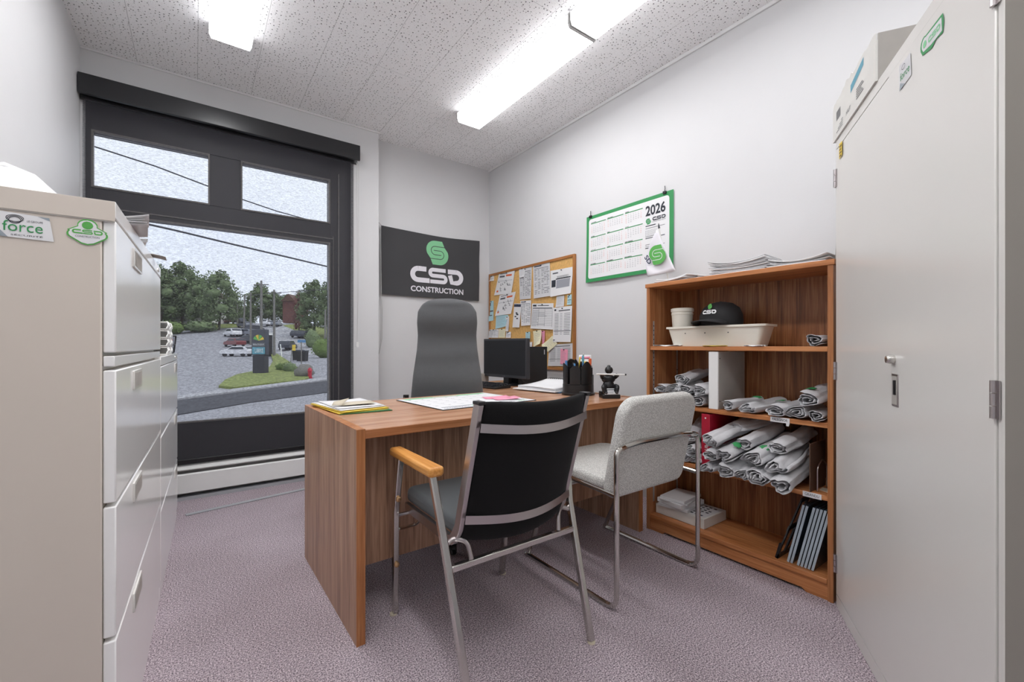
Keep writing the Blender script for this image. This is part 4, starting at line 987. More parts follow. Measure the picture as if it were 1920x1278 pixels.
pinned([(710,470),(782,460),(780,560),(708,570)], 'note', 'paper2', 'note_slip', 'small printed slip under the wide picture notice', pin=False)
pinned([(812,460),(850,450),(850,545),(812,548)], 'card', 'blue', 'notice_card', 'small blue and white card at the right edge of the board')
pinned([(640,915),(860,900),(860,1110),(635,1110)], 'letter', 'paper2', 'pinned_sheet', 'pale grid sheet in the bottom right corner of the board', pin=False)
pinned([(685,575),(858,555),(850,890),(682,888)], 'letter', 'paper', 'pinned_sheet', 'tall white column form pinned at the right of the board', lift=.003)
pinned([(750,950),(818,958),(818,1095),(750,1090)], 'note', 'pink', 'sticky_note', 'bright pink note pinned on the bottom right grid sheet', lift=.002)
pinned([(88,775),(178,772),(178,850),(90,850)], 'form', 'paper', 'notice_card', 'white ruled card at the lower left above the monitor')
pinned([(181,770),(240,768),(240,850),(183,850)], 'note', 'cream', 'notice_card', 'cream card beside the ruled card above the monitor')
pinned([(248,798),(292,795),(292,850),(250,850)], 'card', 'paper', 'notice_card', 'smallest white card right of the cream card above the monitor')
pinned([(427,800),(470,795),(470,885),(430,890)], 'note', 'blue', 'sticky_note', 'pale blue note low in the middle of the board')
pinned([(440,890),(490,888),(490,945),(440,945)], 'card', 'paper', 'notice_card', 'white card tucked under the pale blue note', pin=False)
pinned([(573,785),(605,785),(607,905),(585,915)], 'note', 'pink', 'sticky_note', 'narrow pink note behind the curled cream note')
pinned([(497,790),(572,775),(588,905),(520,950)], 'note', 'cream', 'sticky_note', 'curled cream note low in the middle of the board', curl=.03)
pinned([(675,830),(722,905),(645,980),(600,915)], 'note', 'cream', 'sticky_note', 'cream note turned on its corner above the grid sheet', curl=.02)

# ================================================================== WALL CALENDAR
CX = XR-.003; CW, CHh = .768, .512
wc = thing('wall_calendar', 'large 2026 year planner with green border clipped to the wall', 'calendar', (CX, 2.431, 1.521))
cfn = lambda a, b: Vector((-.004-.006*math.sin(a*6)*(1-b/CHh)-.010*(1-b/CHh)**2, -a, b))
mb = MB(); sh = Sheet(mb, cfn, (-1, 0, 0), CW, CHh); sh.base(0, 14, 10)
P_ = rrect(.026, .026, CW-.03, CHh-.026, .022, 4); n_ = len(P_)
mb.mat(1); mb.grid(14, 10, lambda u, v: cfn(.026+(CW-.056)*u, .048+(CHh-.096)*v)+Vector((-.0012, 0, 0)))
for (b0, b1) in ((.026, .048), (CHh-.048, CHh-.026)):
    mb.grid(14, 1, lambda u, v: cfn(.048+(CW-.1)*u, b0+(b1-b0)*v)+Vector((-.0012, 0, 0)))
for (cx, cy, a0) in ((CW-.052, CHh-.048, 0), (.048, CHh-.048, 90), (.048, .048, 180), (CW-.052, .048, 270)):
    sh.poly([(cx, cy)]+arc(cx, cy, .022, .022, a0, a0+90, 5), 1, .0012)
mon = ['JANVIER', 'FÉVRIER', 'MARS', 'AVRIL', 'MAI', 'JUIN', 'JUILLET', 'AOÛT', 'SEPTEMBRE', 'OCTOBRE', 'NOVEMBRE', 'DÉCEMBRE']
start = [4, 0, 0, 3, 5, 1, 3, 6, 2, 4, 0, 2]; days = [31, 28, 31, 30, 31, 30, 31, 31, 30, 31, 30, 31]
for k in range(12):
    cx = .048+(k % 3)*.166; cy = CHh-.052-(k//3)*.106
    sh.rect(cx, cy-.014, cx+.152, cy-.008, 2, .002, 1); sh.text('*'+mon[k], cx+.003, cy-.008, cx+.003+.0075*len(mon[k]), cy-.0005, 3, .0022)
    for d in range(days[k]):
        c_ = (start[k]+d) % 7; r_ = (start[k]+d)//7; x = cx+.006+.0212*c_; y = cy-.030-.0132*r_
        sh.text(str(d+1), x, y, x+(.004 if d < 9 else .008), y+.0062, 4 if (c_ % 6) else 5, .0020)
x0 = .555
sh.text('*2026', x0, .385, x0+.155, .455, 3, .0022); emblem(sh, x0+.022, .348, .020, 2, 1, .0022); csd(sh, x0+.055, .345, .10, .024, 3, .0022); sh.text('CONSTRUCTION', x0+.055, .335, x0+.155, .341, 4, .0022)
for j, y in enumerate((.315, .300, .245, .232, .190, .178, .165)): sh.rect(x0, y, x0+(.15 if j % 2 else .08), y+.003+.003*(j % 3 == 0), 3 if j % 2 == 0 else 4, .002)
for j in range(5):
    for i in range(8): sh.rect(x0+.012*i, .285-.008*j, x0+.005+.012*i, .288-.008*j, 4, .002, 1)
mb.build('sheet', [M['green'], M['paper'], M['green'], M['inkd'], M['ink'], M['orange']], wc, smooth=80, fix=False)
for a in (.045, .705):
    MB().box(-.014, -a-.012, CHh-.014, -.002, -a+.012, CHh+.004).build('binder_clip', M['black'], wc, bevel=.002)
    MB().tube([(-.008, -a, CHh+.002), (-.008, -a-.003, CHh+.020), (-.006, -a, CHh+.038)], .0025, 6).build('clip_wire', M['black'], wc)
# small white flag in front of calendar
pf = thing('small_flag', 'small white pennant with green emblem drooping from a stick before the calendar', 'flag', (2.345, 1.60, 1.3785))
MB().tube([(.0, .0, .002), (-.012, .066, .380)], .004, 8).build('stick', M['card'], pf); MB().tube([(-.012, .0665, .381), (-.012, .07, .412)], [.007, .002], 8).build('stick_tip', M['inkd'], pf)
T0, L0, B0, R0 = Vector((-.004, .143, .440)), Vector((-.02, .205, .13)), Vector((-.012, .125, -.002)), Vector((-.02, -.032, .085))
T0, L0, B0, R0 = Vector((-.022, .068, .372)), Vector((-.02, .159, .229)), Vector((-.02, .131, .086)), Vector((-.02, -.06, .10))
def pfn(a, b):
    p = (T0*(1-a)+L0*a)*(1-b)+(R0*(1-a)+B0*a)*b
    return p+Vector((-.012*math.sin(a*5+b*4)*a-.01, 0, 0))
mb = MB(); mb.grid(12, 12, pfn); mb.build('cloth', M['whitep'], pf, smooth=80, solid=.0008, fix=False)
mb = MB(); sh = Sheet(mb, lambda x, y: Vector((-.041, .058-x, .212+y)), (-1, 0, 0), 1, 1)
emblem(sh, .0, .0, .060, 0, 1, .002)
sh2 = Sheet(mb, lambda x, y: Vector((-.041, .157-.55*x-.84*y, .208-.84*x+.55*y)), (-1, 0, 0), 1, 1)
sh2.text('*SD', .0, .002, .062, .032, 2, .002)
mb.build('printed_logo', [M['green2'], M['whitep'], M['navy']], pf, fix=False)

# ================================================================== BOOKCASE
BK = (2.066, .664, 0); BWd, BD, BHt = .894, .30, 1.377
bc = thing('bookcase', 'walnut open bookcase with five shelf boards against the wall', 'bookcase', BK)
q = MB()
for (y0, y1) in ((0, .02), (BWd-.02, BWd)):
    q = MB(); q.mat(0).box(.004, y0, 0, BD, y1, BHt-.0225); q.mat(1).box(0, y0, 0, .004, y1, BHt-.0225); q.build('side_panel', [M['bz'], M['wedgez']], bc)
MB().box(-.006, -.006, BHt-.022, BD, BWd+.006, BHt).build('top', M['by'], bc, bevel=.002)
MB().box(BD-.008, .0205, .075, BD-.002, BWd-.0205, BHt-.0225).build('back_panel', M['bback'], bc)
SH = {'A': 1.027, 'B': .717, 'C': .422, 'D': .088}
for k_ in 'ABC': MB().box(.004, .021, SH[k_]-.021, BD-.009, BWd-.021, SH[k_]).build('shelf', M['by'], bc, bevel=.002)
MB().box(-.002, .021, SH['D']-.021, BD-.009, BWd-.021, SH['D']).build('shelf', M['by'], bc, bevel=.002)
mb = MB(); mb.prism([(.0205, .0), (.0205, .066), (BWd-.0205, .066), (BWd-.0205, 0), (BWd-.10, 0), (BWd-.115, .012), (.115, .012), (.10, 0)], .006, .020, 'x'); mb.build('plinth', M['by'], bc)
for y in (BWd-.0203, .0203-.003):
    for x in (.03, BD-.045):
        r_ = MB(); r_.box(x, y-.0, .15, x+.014, y+.003, 1.17 if x < .1 else 1.02); ro = r_.build('shelf_rail', M['rail'], bc)
        if y > .5:
            r_ = MB()
            for i in range(28 if x < .1 else 18): r_.box(x+.004, y-.0006, .45+.0255*i, x+.010, y-.0001, .458+.0255*i)
            r_.build('slots', M['blackmat'], ro)
for (nm, y, zt, w_) in (('PALEGNOR', .16, SH['B'], .078), ('GRANDU', .042, SH['C'], .068)):
    fn, n = flat((-.0005 if nm != 'X' else 0, y+w_, zt-.022), (0, -1, 0), (0, 0, 1)); mb = MB(); sh = Sheet(mb, fn, n, w_, .02)
    sh.rect(0, .0, w_, .022, 0, .0, 1); sh.text(nm, .008, .006, w_-.008, .017, 1, .0008)
    if nm[0] == 'P': sh.poly([(w_-.014, -.012), (w_-.003, -.012), (w_, 0), (w_-.014, 0)], 0, 0)
    o = mb.build('shelf_label', [M['paper'], M['inkd']], bc); o.location.x = .003
def onb(x, y, z): return (2.066+x, .664+y, z)
# planter + bucket + cap
pl = thing('planter_box', 'long cream plastic planter trough on the top bookcase shelf', 'planter', onb(.10, .535, SH['A']+.0005))
def tray_loop(hx, hy, z, r): return [(p[0], p[1], z) for p in rrect(-hx, -hy, hx, hy, r, 5)]
rings = [tray_loop(.055, .225, 0, .02), tray_loop(.068, .25, .092, .025), tray_loop(.078, .262, .094, .03), tray_loop(.078, .262, .104, .03), tray_loop(.066, .248, .104, .022), tray_loop(.052, .222, .004, .018)]
mb = MB(); k_ = len(rings[0]); vs = sum(rings, []); mb.add(vs, [(r*k_+i, r*k_+(i+1) % k_, (r+1)*k_+(i+1) % k_, (r+1)*k_+i) for r in range(5) for i in range(k_)]+[tuple(range(k_-1, -1, -1)), tuple(range(5*k_, 6*k_))])
po = mb.build('trough', M['bone'], pl, smooth=40)
for y in (-.09, .03, .14): MB().lathe([(0, 0), (.003, 0), (.003, -.001), (0, -.001)], (-.0655, y, .068), 10, 'x').build('drain_hole', M['inkd'], pl)
bu = thing('plastic_tub', 'round off-white plastic tub behind the black cap', 'tub', onb(.10, .735, SH['A']+.006))
bu.location.z = SH['A']+.005
MB().lathe([(0, 0), (.044, 0), (.055, .165), (.057, .167), (.057, .176), (.055, .178), (.055, .182), (.059, .184), (.059, .200), (.053, .203), (0, .203)], (0, 0, 0), 32).build('tub_body', M['bone'], bu)
cp = thing('baseball_cap', 'black baseball cap with small green and white logo resting on the planter', 'cap', onb(.105, .520, SH['A']+.1055), -1.72)
mb = MB(); mb.lathe([(.092, 0), (.094, .02), (.092, .05), (.078, .085), (.05, .108), (.02, .116), (.002, .117)], (0, 0, .004), 28, sx=1.15, sy=.98); mb.build('crown', M['blackmat'], cp, smooth=60)
MB().blob((0, 0, .121), (.007, .007, .003), 10, 6).build('button', M['blackmat'], cp)
mb = MB(); mb.grid(14, 6, lambda u, v: Vector((.085*math.sin((u-.5)*PI*.98)*(1+.05*v), -.055-.03*math.cos((u-.5)*PI)-.085*v*math.cos((u-.5)*PI)**.6 if abs(u-.5) < .499 else -.055, .010+.022*math.cos((u-.5)*PI)*1.0-.012*v)))
mb.build('brim', M['blackmat'], cp, solid=.004, smooth=60)
def capf(a, b):
    th = -PI/2+a/.10; z = .05+b; r = .0935-max(0, z-.05)**1.25*.72
    return Vector((1.15*r*math.cos(th), .98*r*math.sin(th), z+.004))
mb = MB(); sh = Sheet(mb, capf, (0, -1, .35), 1, 1); emblem(sh, .0, .040, .013, 0, 2, .003); csd(sh, -.038, .002, .076, .020, 1, .003); mb.build('logo', [M['green2'], M['paper'], M['blackmat']], cp, fix=False)
# papers lying around planter
slabs = [('flat_papers', 'white sheets flat on the top shelf under the planter end by the shelf rail', .10, .16, onb(.06, .78, SH['A']+.0006), .1, 'paper', .007),
         ('yellow_slip', 'crumpled yellow slip on the shelf edge below the planter', .03, .11, onb(.014, .50, SH['A']+.0006), .1, 'yellow', .004),
         ('paper_scrap', 'crumpled white scrap below the near end of the planter', .03, .09, onb(.014, .31, SH['A']+.0006), -.15, 'paper', .006)]
for (nm, lb, w, h_, loc, rz, mm, th) in slabs:
    R = random.Random(nm); mb = MB(); mb.grid(5, 8, lambda u, v: Vector(((u-.5)*w, (v-.5)*h_, th*.5+th*.5*math.sin(u*7+v*9))))
    tag(mb.build(nm, M[mm], solid=.0012, loc=loc, rot=(0, 0, rz)), lb, 'paper')
# ---- papers on bookcase top
def magstack(name, label, loc, rz, w, h_, n, curl, mm='paper2'):
    t = thing(name, label, 'paper stack', loc, rz)
    for k in range(n):
        R = random.Random(k+len(label)); dx, dy, dr = R.uniform(-.008, .008), R.uniform(-.01, .01), R.uniform(-.04, .04)
        mb = MB(); z0 = .002+.0066*k
        mb.grid(4, 10, lambda u, v: Vector(((u-.5)*w, (v-.5)*h_, z0+curl*k/n*(2*v-1)**2)))
        o = mb.build('magazine', M[mm] if k % 3 else M['paper'], t, solid=.0045); o.location = (dx, dy, 0); o.rotation_euler = (0, 0, dr)
    return t
TZ = BHt+.0005
magstack('magazine_pile', 'pile of grey magazines with curling ends on the bookcase top', onb(.115, .40, TZ), .05, .21, .26, 8, .022)
magstack('loose_papers', 'curled loose papers at the near end of the bookcase top', onb(.11, .14, TZ), .1, .20, .22, 3, .028, 'paper')
magstack('loose_papers', 'few thin papers on the bookcase top below the small flag', onb(.12, .74, TZ), -.2, .2, .22, 3, .018, 'paper')
magstack('loose_papers', 'rolled white paper between the magazines and the thin papers', onb(.10, .585, TZ), .5, .14, .10, 2, .022, 'paper')
tag(MB().prism([(-.0, .0), (.16, 0), (.05, .20), (.03, .20)], -.002, .002, 'y').build('grey_folder', M['cardgry'], loc=onb(.06, .012, TZ)), 'thin grey folder standing on the bookcase top against the metal cabinet', 'folder')
# ---- white binder, red binder
wb = thing('white_binder', 'large white binder standing upright on the middle shelf', 'binder', onb(.0, .505, SH['B']+.0005))
MB().box(.006, -.024, 0, .27, .024, .283).build('cover', M['white'], wb, bevel=.002)
MB().box(.012, -.0252, .003, .262, -.0242, .280).build('cover_face', M['cardgry'], wb)
for z in (.04, .25): MB().lathe([(0, 0), (.003, 0), (.003, -.0012), (0, -.0012)], (.022, -.0253, z), 8, 'y').build('rivet', M['inkd'], wb)
rb = thing('red_binder', 'dark red binder standing upright on the shelf below the white binder', 'binder', onb(.0, .545, SH['C']+.0005))
MB().box(.006, -.022, 0, .26, .022, .265).build('cover', M['red'], rb, bevel=.002)
fn, n = flat((.0055, -.008, .06), (0, 0, 1), (0, 1, 0)); mb = MB(); Sheet(mb, fn, n, 1, 1).text('CLUB', 0, -.004, .05, .012, 0, .0004); mb.build('spine_print', M['paper'], rb)
MB().lathe([(0, 0), (.004, 0), (.004, -.001), (0, -.001)], (.006, 0, .245), 10, 'x').build('spine_hole', M['paper'], rb)
# ---- rolled shirts
def roll_mesh(seed, R=.036, turns=2.4, L=.24, fl_=.72):
    rnd = random.Random(seed); a1, a2, a3 = rnd.uniform(0, 6), rnd.uniform(0, 6), rnd.uniform(0, 6); n = int(26*turns); th = R/(turns+.55)*.22
    rows = 12; mb = MB(); vs = []
    def pt(t, side, x):
        a = a1+2*PI*turns*t; r = R*(1-.80*t); k = 1+.12*math.sin(a*3+a2)+.09*math.sin(a*5+a3+x*13)*(1-t*.3)+.06*math.sin(x*42+a*2+a2)+.035*math.sin(x*95+a*3+a3)+.04*math.sin(a*11+x*5)
        r = r*k+side*th*(.9+.3*math.sin(a*4+x*20))
        sag = .004*math.sin(x*22+a2)
        y = r*math.cos(a)*1.12; z = r*math.sin(a)*fl_+R*fl_+.001
        end = (.010*math.sin(a*2+a3)+.006*math.sin(a*7))*(1 if x < .02 else .2)
        return (x+end, y+sag, max(z, .0006+side*.0004+.0005))
    for r in range(rows):
        x = L*r/(rows-1)
        for t in range(n+1): vs.append(pt(t/n, 1, x))
        for t in range(n, -1, -1): vs.append(pt(t/n, -1, x))
    k = 2*(n+1)
    fs = [(r*k+i, r*k+(i+1) % k, (r+1)*k+(i+1) % k, (r+1)*k+i) for r in range(rows-1) for i in range(k)]
    for r0, flip in ((0, 0), (rows-1, 1)):
        for i in range(n): q = (r0*k+i, r0*k+i+1, r0*k+k-2-i, r0*k+k-1-i); fs.append(q if flip else q[::-1])
    mb.add(vs, fs); return mb
protos = []
for i in range(7):
    o = roll_mesh(11+i*7, .033+.003*(i % 3), 2.1+.35*(i % 3), .235, .66+.07*(i % 4)).build('rolled_shirt', M['shirt'], smooth=60)
    dsp = o.modifiers.new('d', 'SUBSURF'); dsp.levels = 1; dsp.render_levels = 1
    protos.append(o)
used = set()
def shirt(i, x, y, z, label, tilt=0, rz=0, sc=1.0, rollx=0, print_=None, m=None):
    p = protos[i % 7]
    if i % 7 in used: o = p.copy(); COL.objects.link(o)
    else: o = p; used.add(i % 7)
    o.location = (2.066+x, .664+y, z); o.rotation_euler = (rollx, tilt, rz); o.scale = (sc, sc, sc)
    tag(o, label, 't-shirt', 'rolled grey T-shirts in the bookcase')
    if print_:
        c = MB()
        rad = .042
        c.grid(5, 5, lambda u, v: Vector((.06+(u-.5)*.034*(1 if abs(v-.5) < .3 else .6), math.sin((v-.5)*.8+print_)*rad, .028+math.cos((v-.5)*.8+print_)*rad*.80)))
        c.build('green_print', M['green'], o, solid=.001)
    return o
bS = SH['B']+.0005; cS = SH['C']+.0005
# left of white binder
shirt(0, .01, .825, bS, 'rolled grey T-shirt at the window end of the middle shelf, bottom row')
shirt(1, .00, .745, bS, 'rolled grey T-shirt second from the window end, bottom row behind the grey chair')
shirt(2, .01, .665, bS, 'rolled grey T-shirt third from the window end, bottom row behind the grey chair')
shirt(3, .00, .585, bS, 'rolled grey T-shirt touching the white binder, bottom of its pile', .02)
shirt(4, .00, .808, bS+.052, 'rolled grey T-shirt on the upper row at the window end of the middle shelf', .04, .05)
shirt(5, .00, .722, bS+.054, 'rolled grey T-shirt with a green print on the window-side pile', -.06, -.05, 1, 0, .2)
shirt(6, -.01, .652, bS+.058, 'loosely rolled grey T-shirt in the middle of the window-side pile', .04, .1)
shirt(1, -.005, .580, bS+.056, 'rolled grey T-shirt lying against the white binder on top of another', -.1, -.1, 1.05)
shirt(2, .03, .695, bS+.100, 'topmost rolled grey T-shirt of the window-side pile', -.12, .1)
# right of white binder
shirt(3, -.01, .425, bS, 'flat rolled T-shirt just right of the white binder, pulled out over the shelf edge', -.05, -.25, .92)
shirt(0, -.012, .335, bS, 'rolled T-shirt with green print, second right of the white binder', -.06, -.18, 1.18, 0, -.1)
shirt(4, -.012, .215, bS, 'rolled T-shirt with green print above the paper shelf label', -.04, -.1, 1.1, 0, .2)
shirt(5, -.008, .128, bS, 'rolled T-shirt at the foot of the pile nearest the metal cabinet', 0, 0, 1.0)
shirt(6, -.006, .062, bS, 'rolled T-shirt in the corner of the middle shelf against the side panel', 0, .02, .9)
shirt(1, -.004, .098, bS+.056, 'large rolled T-shirt with green print on top of the pile by the metal cabinet', -.10, -.05, 1.15, 0, .1)
# lower shelf, left of red binder
shirt(2, .0, .83, cS, 'rolled T-shirt at the window end of the lower shelf behind the grey chair')
shirt(3, .0, .745, cS, 'second rolled T-shirt from the window end of the lower shelf')
shirt(4, .0, .665, cS, 'rolled T-shirt on the lower shelf seen beside the chrome chair frame, bottom one', 0, 0, 1)
shirt(5, .0, .595, cS, 'rolled T-shirt at the bottom beside the red binder', 0, 0, .9)
shirt(0, .0, .625, cS+.055, 'rolled T-shirt in the middle of the heap left of the red binder', .0, .05, 1.0)
shirt(6, .01, .705, cS+.056, 'rolled T-shirt in the heap partly behind the grey chair frame', .0, .05, 1.0)
shirt(1, .03, .640, cS+.108, 'darker rolled T-shirt on top of the heap left of the red binder', -.25, .2, 1.0)
# lower shelf pile
T = -.14
shirt(0, -.085, .490, cS-.002, 'rolled T-shirt hanging over the lower shelf edge, closest to the red binder', T, -.05, 1.08)
shirt(1, -.090, .400, cS-.004, 'rolled T-shirt hanging over the lower shelf edge, second from the red binder', T, -.02, 1.15)
shirt(5, -.075, .322, cS-.002, 'crumpled rolled T-shirt low in the centre of the big pile', T, .05, .9)
shirt(2, -.090, .255, cS-.004, 'tightly rolled T-shirt in the bottom row at the centre of the big pile', T, 0, 1.2)
shirt(3, -.100, .150, cS-.012, 'lowest rolled T-shirt drooping from the lower shelf near the shelf label', T-.04, .05, 1.25)
shirt(4, -.080, .475, cS+.058, 'rolled T-shirt lying on the one closest to the red binder', T, -.1, 1.05)
shirt(6, -.075, .405, cS+.066, 'light rolled T-shirt with a green print in the second row', T-.1, -.25, 1.2, 0, -.5)
shirt(5, -.065, .275, cS+.070, 'long rolled T-shirt with a green print in the middle of the second row', T-.1, -.15, 1.2, 0, -.3)
shirt(0, -.085, .180, cS+.064, 'wide rolled T-shirt in the second row near the brown divider', T-.05, .0, 1.35)
shirt(2, -.060, .480, cS+.115, 'crumpled rolled T-shirt on top of the pile against the red binder', T-.15, -.3, 1.15)
shirt(3, -.02, .335, cS+.125, 'rolled T-shirt lying high on the middle of the big pile', T-.1, -.2, 1.05)
shirt(4, -.02, .200, cS+.135, 'flat rolled T-shirt on top of the pile near the brown divider', T-.05, -.1, 1.15)
shirt(1, .06, .42, cS+.185, 'topmost folded T-shirt under the middle shelf', -.1, -.5, .95)
# top shelf shirt
shirt(6, .005, .072, SH['A']+.0005, 'single rolled T-shirt alone at the near end of the top shelf', 0, 0, 1.0)
# brown divider & bits
tag(MB().box(-.012, -.0015, 0, .15, .0015, .20).build('cardboard_divider', M['brown'], loc=onb(.012, .083, cS)), 'thin brown cardboard divider standing beside the shirt pile on the lower shelf', 'divider')
tag(MB().tube(fillet([(0, 0, .003), (.0, 0, .10), (.05, 0, .13), (.10, 0, .10), (.10, 0, .003)], .03), .003, 8).build('wire_bookend', M['satin'], loc=onb(.03, .066, cS)), 'bent wire bookend beside the brown divider', 'bookend')
tag(MB().prism([(0, 0), (.05, .01), (.06, .045), (.015, .040)], 0, .002).build('paper_tag', M['kraft'], loc=onb(.05, .03, cS)), 'small beige paper tag lying on the lower shelf near the side panel', 'tag')
# ---- bottom shelf
dS = SH['D']+.0005
bo2 = thing('book_box', 'white boxed stack printed with rows of marks on the bottom shelf', 'box', onb(.045, .72, dS))
MB().box(0, -.145, 0, .215, .145, .052).build('box_body', M['card'], bo2, bevel=.002)
mb = MB(); fn, n = flat((.01, .135, .0526), (0, -1, 0), (1, 0, 0)); sh = Sheet(mb, fn, (0, 0, 1), .27, .2)
sh.rect(.03, .01, .27, .195, 1, 0, 1); R = random.Random(2)
for j in range(6):
    for i in range(8):
        if R.random() < .8: sh.rect(.045+.027*i, .02+.028*j, .045+.027*i+.016, .034+.028*j, 0, .0004, 1)
mb.build('cover_print', [M['inkd'], M['paper2']], bo2)
pp = thing('paper_stack', 'tilted stacks of white paper on the printed box on the bottom shelf', 'paper stack', onb(.055, .765, dS+.0535))
for k, (z, dz, rz, w, h_) in enumerate(((0, .014, .12, .20, .17), (.0145, .022, -.1, .19, .16), (.037, .006, .2, .20, .15), (.0435, .014, .1, .19, .14))):
    o = MB().box(-.095+.0, -h_/2, z, -.095+w, h_/2, z+dz).build('sheets', M['paper' if k % 2 else 'paper2'], pp); o.rotation_euler = (0, 0, rz); o.location = (.075, -.0, 0)
for k in range(7):
    b0 = .064+.0135*k+(.012 if k > 4 else 0)
    t = thing('glass_tile', 'leaning dark glass plate with pale edge, %s of seven from the side panel' % ['first', 'second', 'third', 'fourth', 'fifth', 'sixth', 'seventh'][k], 'plate', onb(.022, b0+.018, dS+.0025), 0, 'leaning dark plates on the bottom shelf')
    t.rotation_euler = (math.radians(13), 0, 0)
    MB().box(0.003, -.004, 0, .20, .004, .27).build('plate', M['glasst'], t)
    MB().box(0, -.0045, 0, .003, .0045, .27).build('edge', M['glasse'], t)
mf = MB(); mf.prism([(0, 0), (.22, 0), (.22, .28), (.16, .28), (.02, .12), (0, .06)], -.002, .002, 'y')
mfr = thing('magazine_file', 'black cut-out magazine file on the bottom shelf beside the glass plates', 'magazine file', onb(.02, .215, dS), 0)
q = MB(); q.box(0, 0, 0, .012, .012, .07); q.box(0, 0, 0, .2, .006, .02); q.prism([(.0, .05), (.012, .05), (.10, .27), (.085, .27)], 0, .006, 'y'); q.prism([(.085, .255), (.22, .255), (.22, .275), (.085, .275)], 0, .006, 'y'); q.box(.205, 0, 0, .22, .006, .26)
q.prism([(.06, .02), (.08, .02), (.17, .255), (.15, .255)], 0, .006, 'y'); q.prism([(.02, .13), (.20, .13), (.20, .15), (.03, .15)], 0, .006, 'y')
mo_ = q.build('file_body', M['black'], mfr); mfr.rotation_euler = (math.radians(14), 0, 0)
# ================================================================== OUTSIDE
def tz(s):
    if s <= 30: return -1.1
    if s <= 65: return -1.1+.55*(s-30)/35
    if s <= 80: return -.55+1.75*(s-65)/15
    if s <= 120: return 1.2+6.0*(s-80)/40
    return 7.2+2.0*(s-120)/60
def gnd(px, py):
    lo, hi = 3.0, 119.5
    for _ in range(50):
        m = (lo+hi)/2; y = 648+(CAM_H-tz(m))*FPX/m
        if y > py: lo = m
        else: hi = m
    return far(px, lo, tz(lo))
mb = MB(); ss = [5.2, 12, 20, 30, 40, 50, 65, 72, 80, 90, 100, 110, 120, 150, 180]; pxs = list(range(-1500, 1500, 150))
mb.add([far(960-820*0+p*1.0-300, s, tz(s)) for s in ss for p in pxs], [(j*len(pxs)+i, j*len(pxs)+i+1, (j+1)*len(pxs)+i+1, (j+1)*len(pxs)+i) for j in range(len(ss)-1) for i in range(len(pxs)-1)])
struct(mb.build('ground', M['asphalt'], fix=False))
def patch(name, pts, m, dz, n=1):
    P = [gnd(*p) for p in pts]; mb = MB()
    c = sum(P, Vector())/len(P)
    mb.add([(p.x, p.y, p.z+dz) for p in P]+[(p.x, p.y, p.z-.05) for p in P], [tuple(range(len(P)))]+[(i, (i+1) % len(P), len(P)+(i+1) % len(P), len(P)+i) for i in range(len(P))])
    return struct(mb.build(name, m, fix=False))
patch('road_near', [(150, 806), (150, 776), (330, 752), (470, 733), (615, 714), (760, 695), (760, 712), (615, 736), (470, 755), (330, 779)], M['road'], .03)
patch('kerb_near', [(150, 776), (150, 771), (330, 746), (470, 728), (615, 709), (760, 690), (760, 695), (615, 714), (470, 733), (330, 752)], M['kerb'], .10)
patch('lawn_island', [(410, 727), (422, 715), (445, 704), (480, 697), (505, 690), (512, 678), (508, 664), (520, 664), (545, 682), (566, 696), (585, 706), (570, 715), (500, 722), (440, 730)], M['grass'], .12)
patch('far_road', [(505, 660), (503, 640), (500, 622), (503, 606), (528, 606), (560, 625), (575, 640), (600, 664), (560, 668)], M['kerb'], .04)
patch('lawn_left', [(250, 624), (250, 612), (380, 610), (450, 606), (452, 613), (380, 618)], M['grass'], .06)
patch('lawn_right', [(530, 610), (545, 608), (640, 616), (760, 640), (760, 668), (620, 648), (575, 628)], M['grass'], .06)
def leafcloud(mb, c, r, n, size, seed):
    rnd = random.Random(seed)
    for i in range(n):
        th = rnd.uniform(0, 2*PI); cz = rnd.uniform(-1, 1); k = rnd.uniform(.72, 1.05); s_ = math.sqrt(1-cz*cz)
        p = Vector((c[0]+r[0]*k*s_*math.cos(th), c[1]+r[1]*k*s_*math.sin(th), c[2]+r[2]*k*cz))
        u = Vector((rnd.uniform(-1, 1), rnd.uniform(-1, 1), rnd.uniform(-1, 1))).normalized(); v = u.cross(Vector((rnd.uniform(-1, 1), rnd.uniform(-1, 1), 1))).normalized()
        z_ = size*rnd.uniform(.6, 1.3); mb.add([p-u*z_, p+v*z_*.6, p+u*z_, p-v*z_*.6], [(0, 1, 2, 3)])
def tree(px, s, top, w, lab, m='leaf', seed=0, trunk=.16, base=None, name='tree', grp='trees beyond the parking lot'):
    b = far(px, s, tz(s)); H = (648-top)/FPX*s+CAM_H-b.z; Wd = w/FPX*s
    t = thing(name, lab, 'tree', b, 0, grp); rnd = random.Random(seed); mb = MB()
    nl = 15
    for i in range(nl):
        f = i/(nl-1); prof = math.sin(PI*min(.98, .18+.80*f))**.6
        rr = Wd*.24*(.75+.5*rnd.random())*(.55+.45*prof); z = H*(trunk+.10+(1-trunk-.10-.10)*f)
        ox = Wd*.34*prof*math.cos(i*2.4+seed); oy = Wd*.34*prof*math.sin(i*2.4+seed)
        rz_ = H*.11*(.8+.5*rnd.random())
        mb.blob((ox, oy, z), (rr*.62, rr*.62, rz_*.62), 7, 5, .6, seed+i); leafcloud(mb, (ox, oy, z), (rr*1.12, rr*1.12, rz_*1.15), 230, Wd*.034, seed*31+i)
    mb.build('crown', M[m], t, fix=False, smooth=None)
    k = MB(); k.tube([(0, 0, -.3), (.02*H, 0, H*.25), (0, .01*H, H*.6)], [H*.022, H*.017, H*.008], 7)
    k.tube([(.015*H, 0, H*.22), (.10*H, .02*H, H*.45)], [H*.011, H*.005], 6); k.tube([(.015*H, 0, H*.25), (-.09*H, -.02*H, H*.5)], [H*.011, H*.005], 6)
    k.build('trunk', M['bark'], t); return t
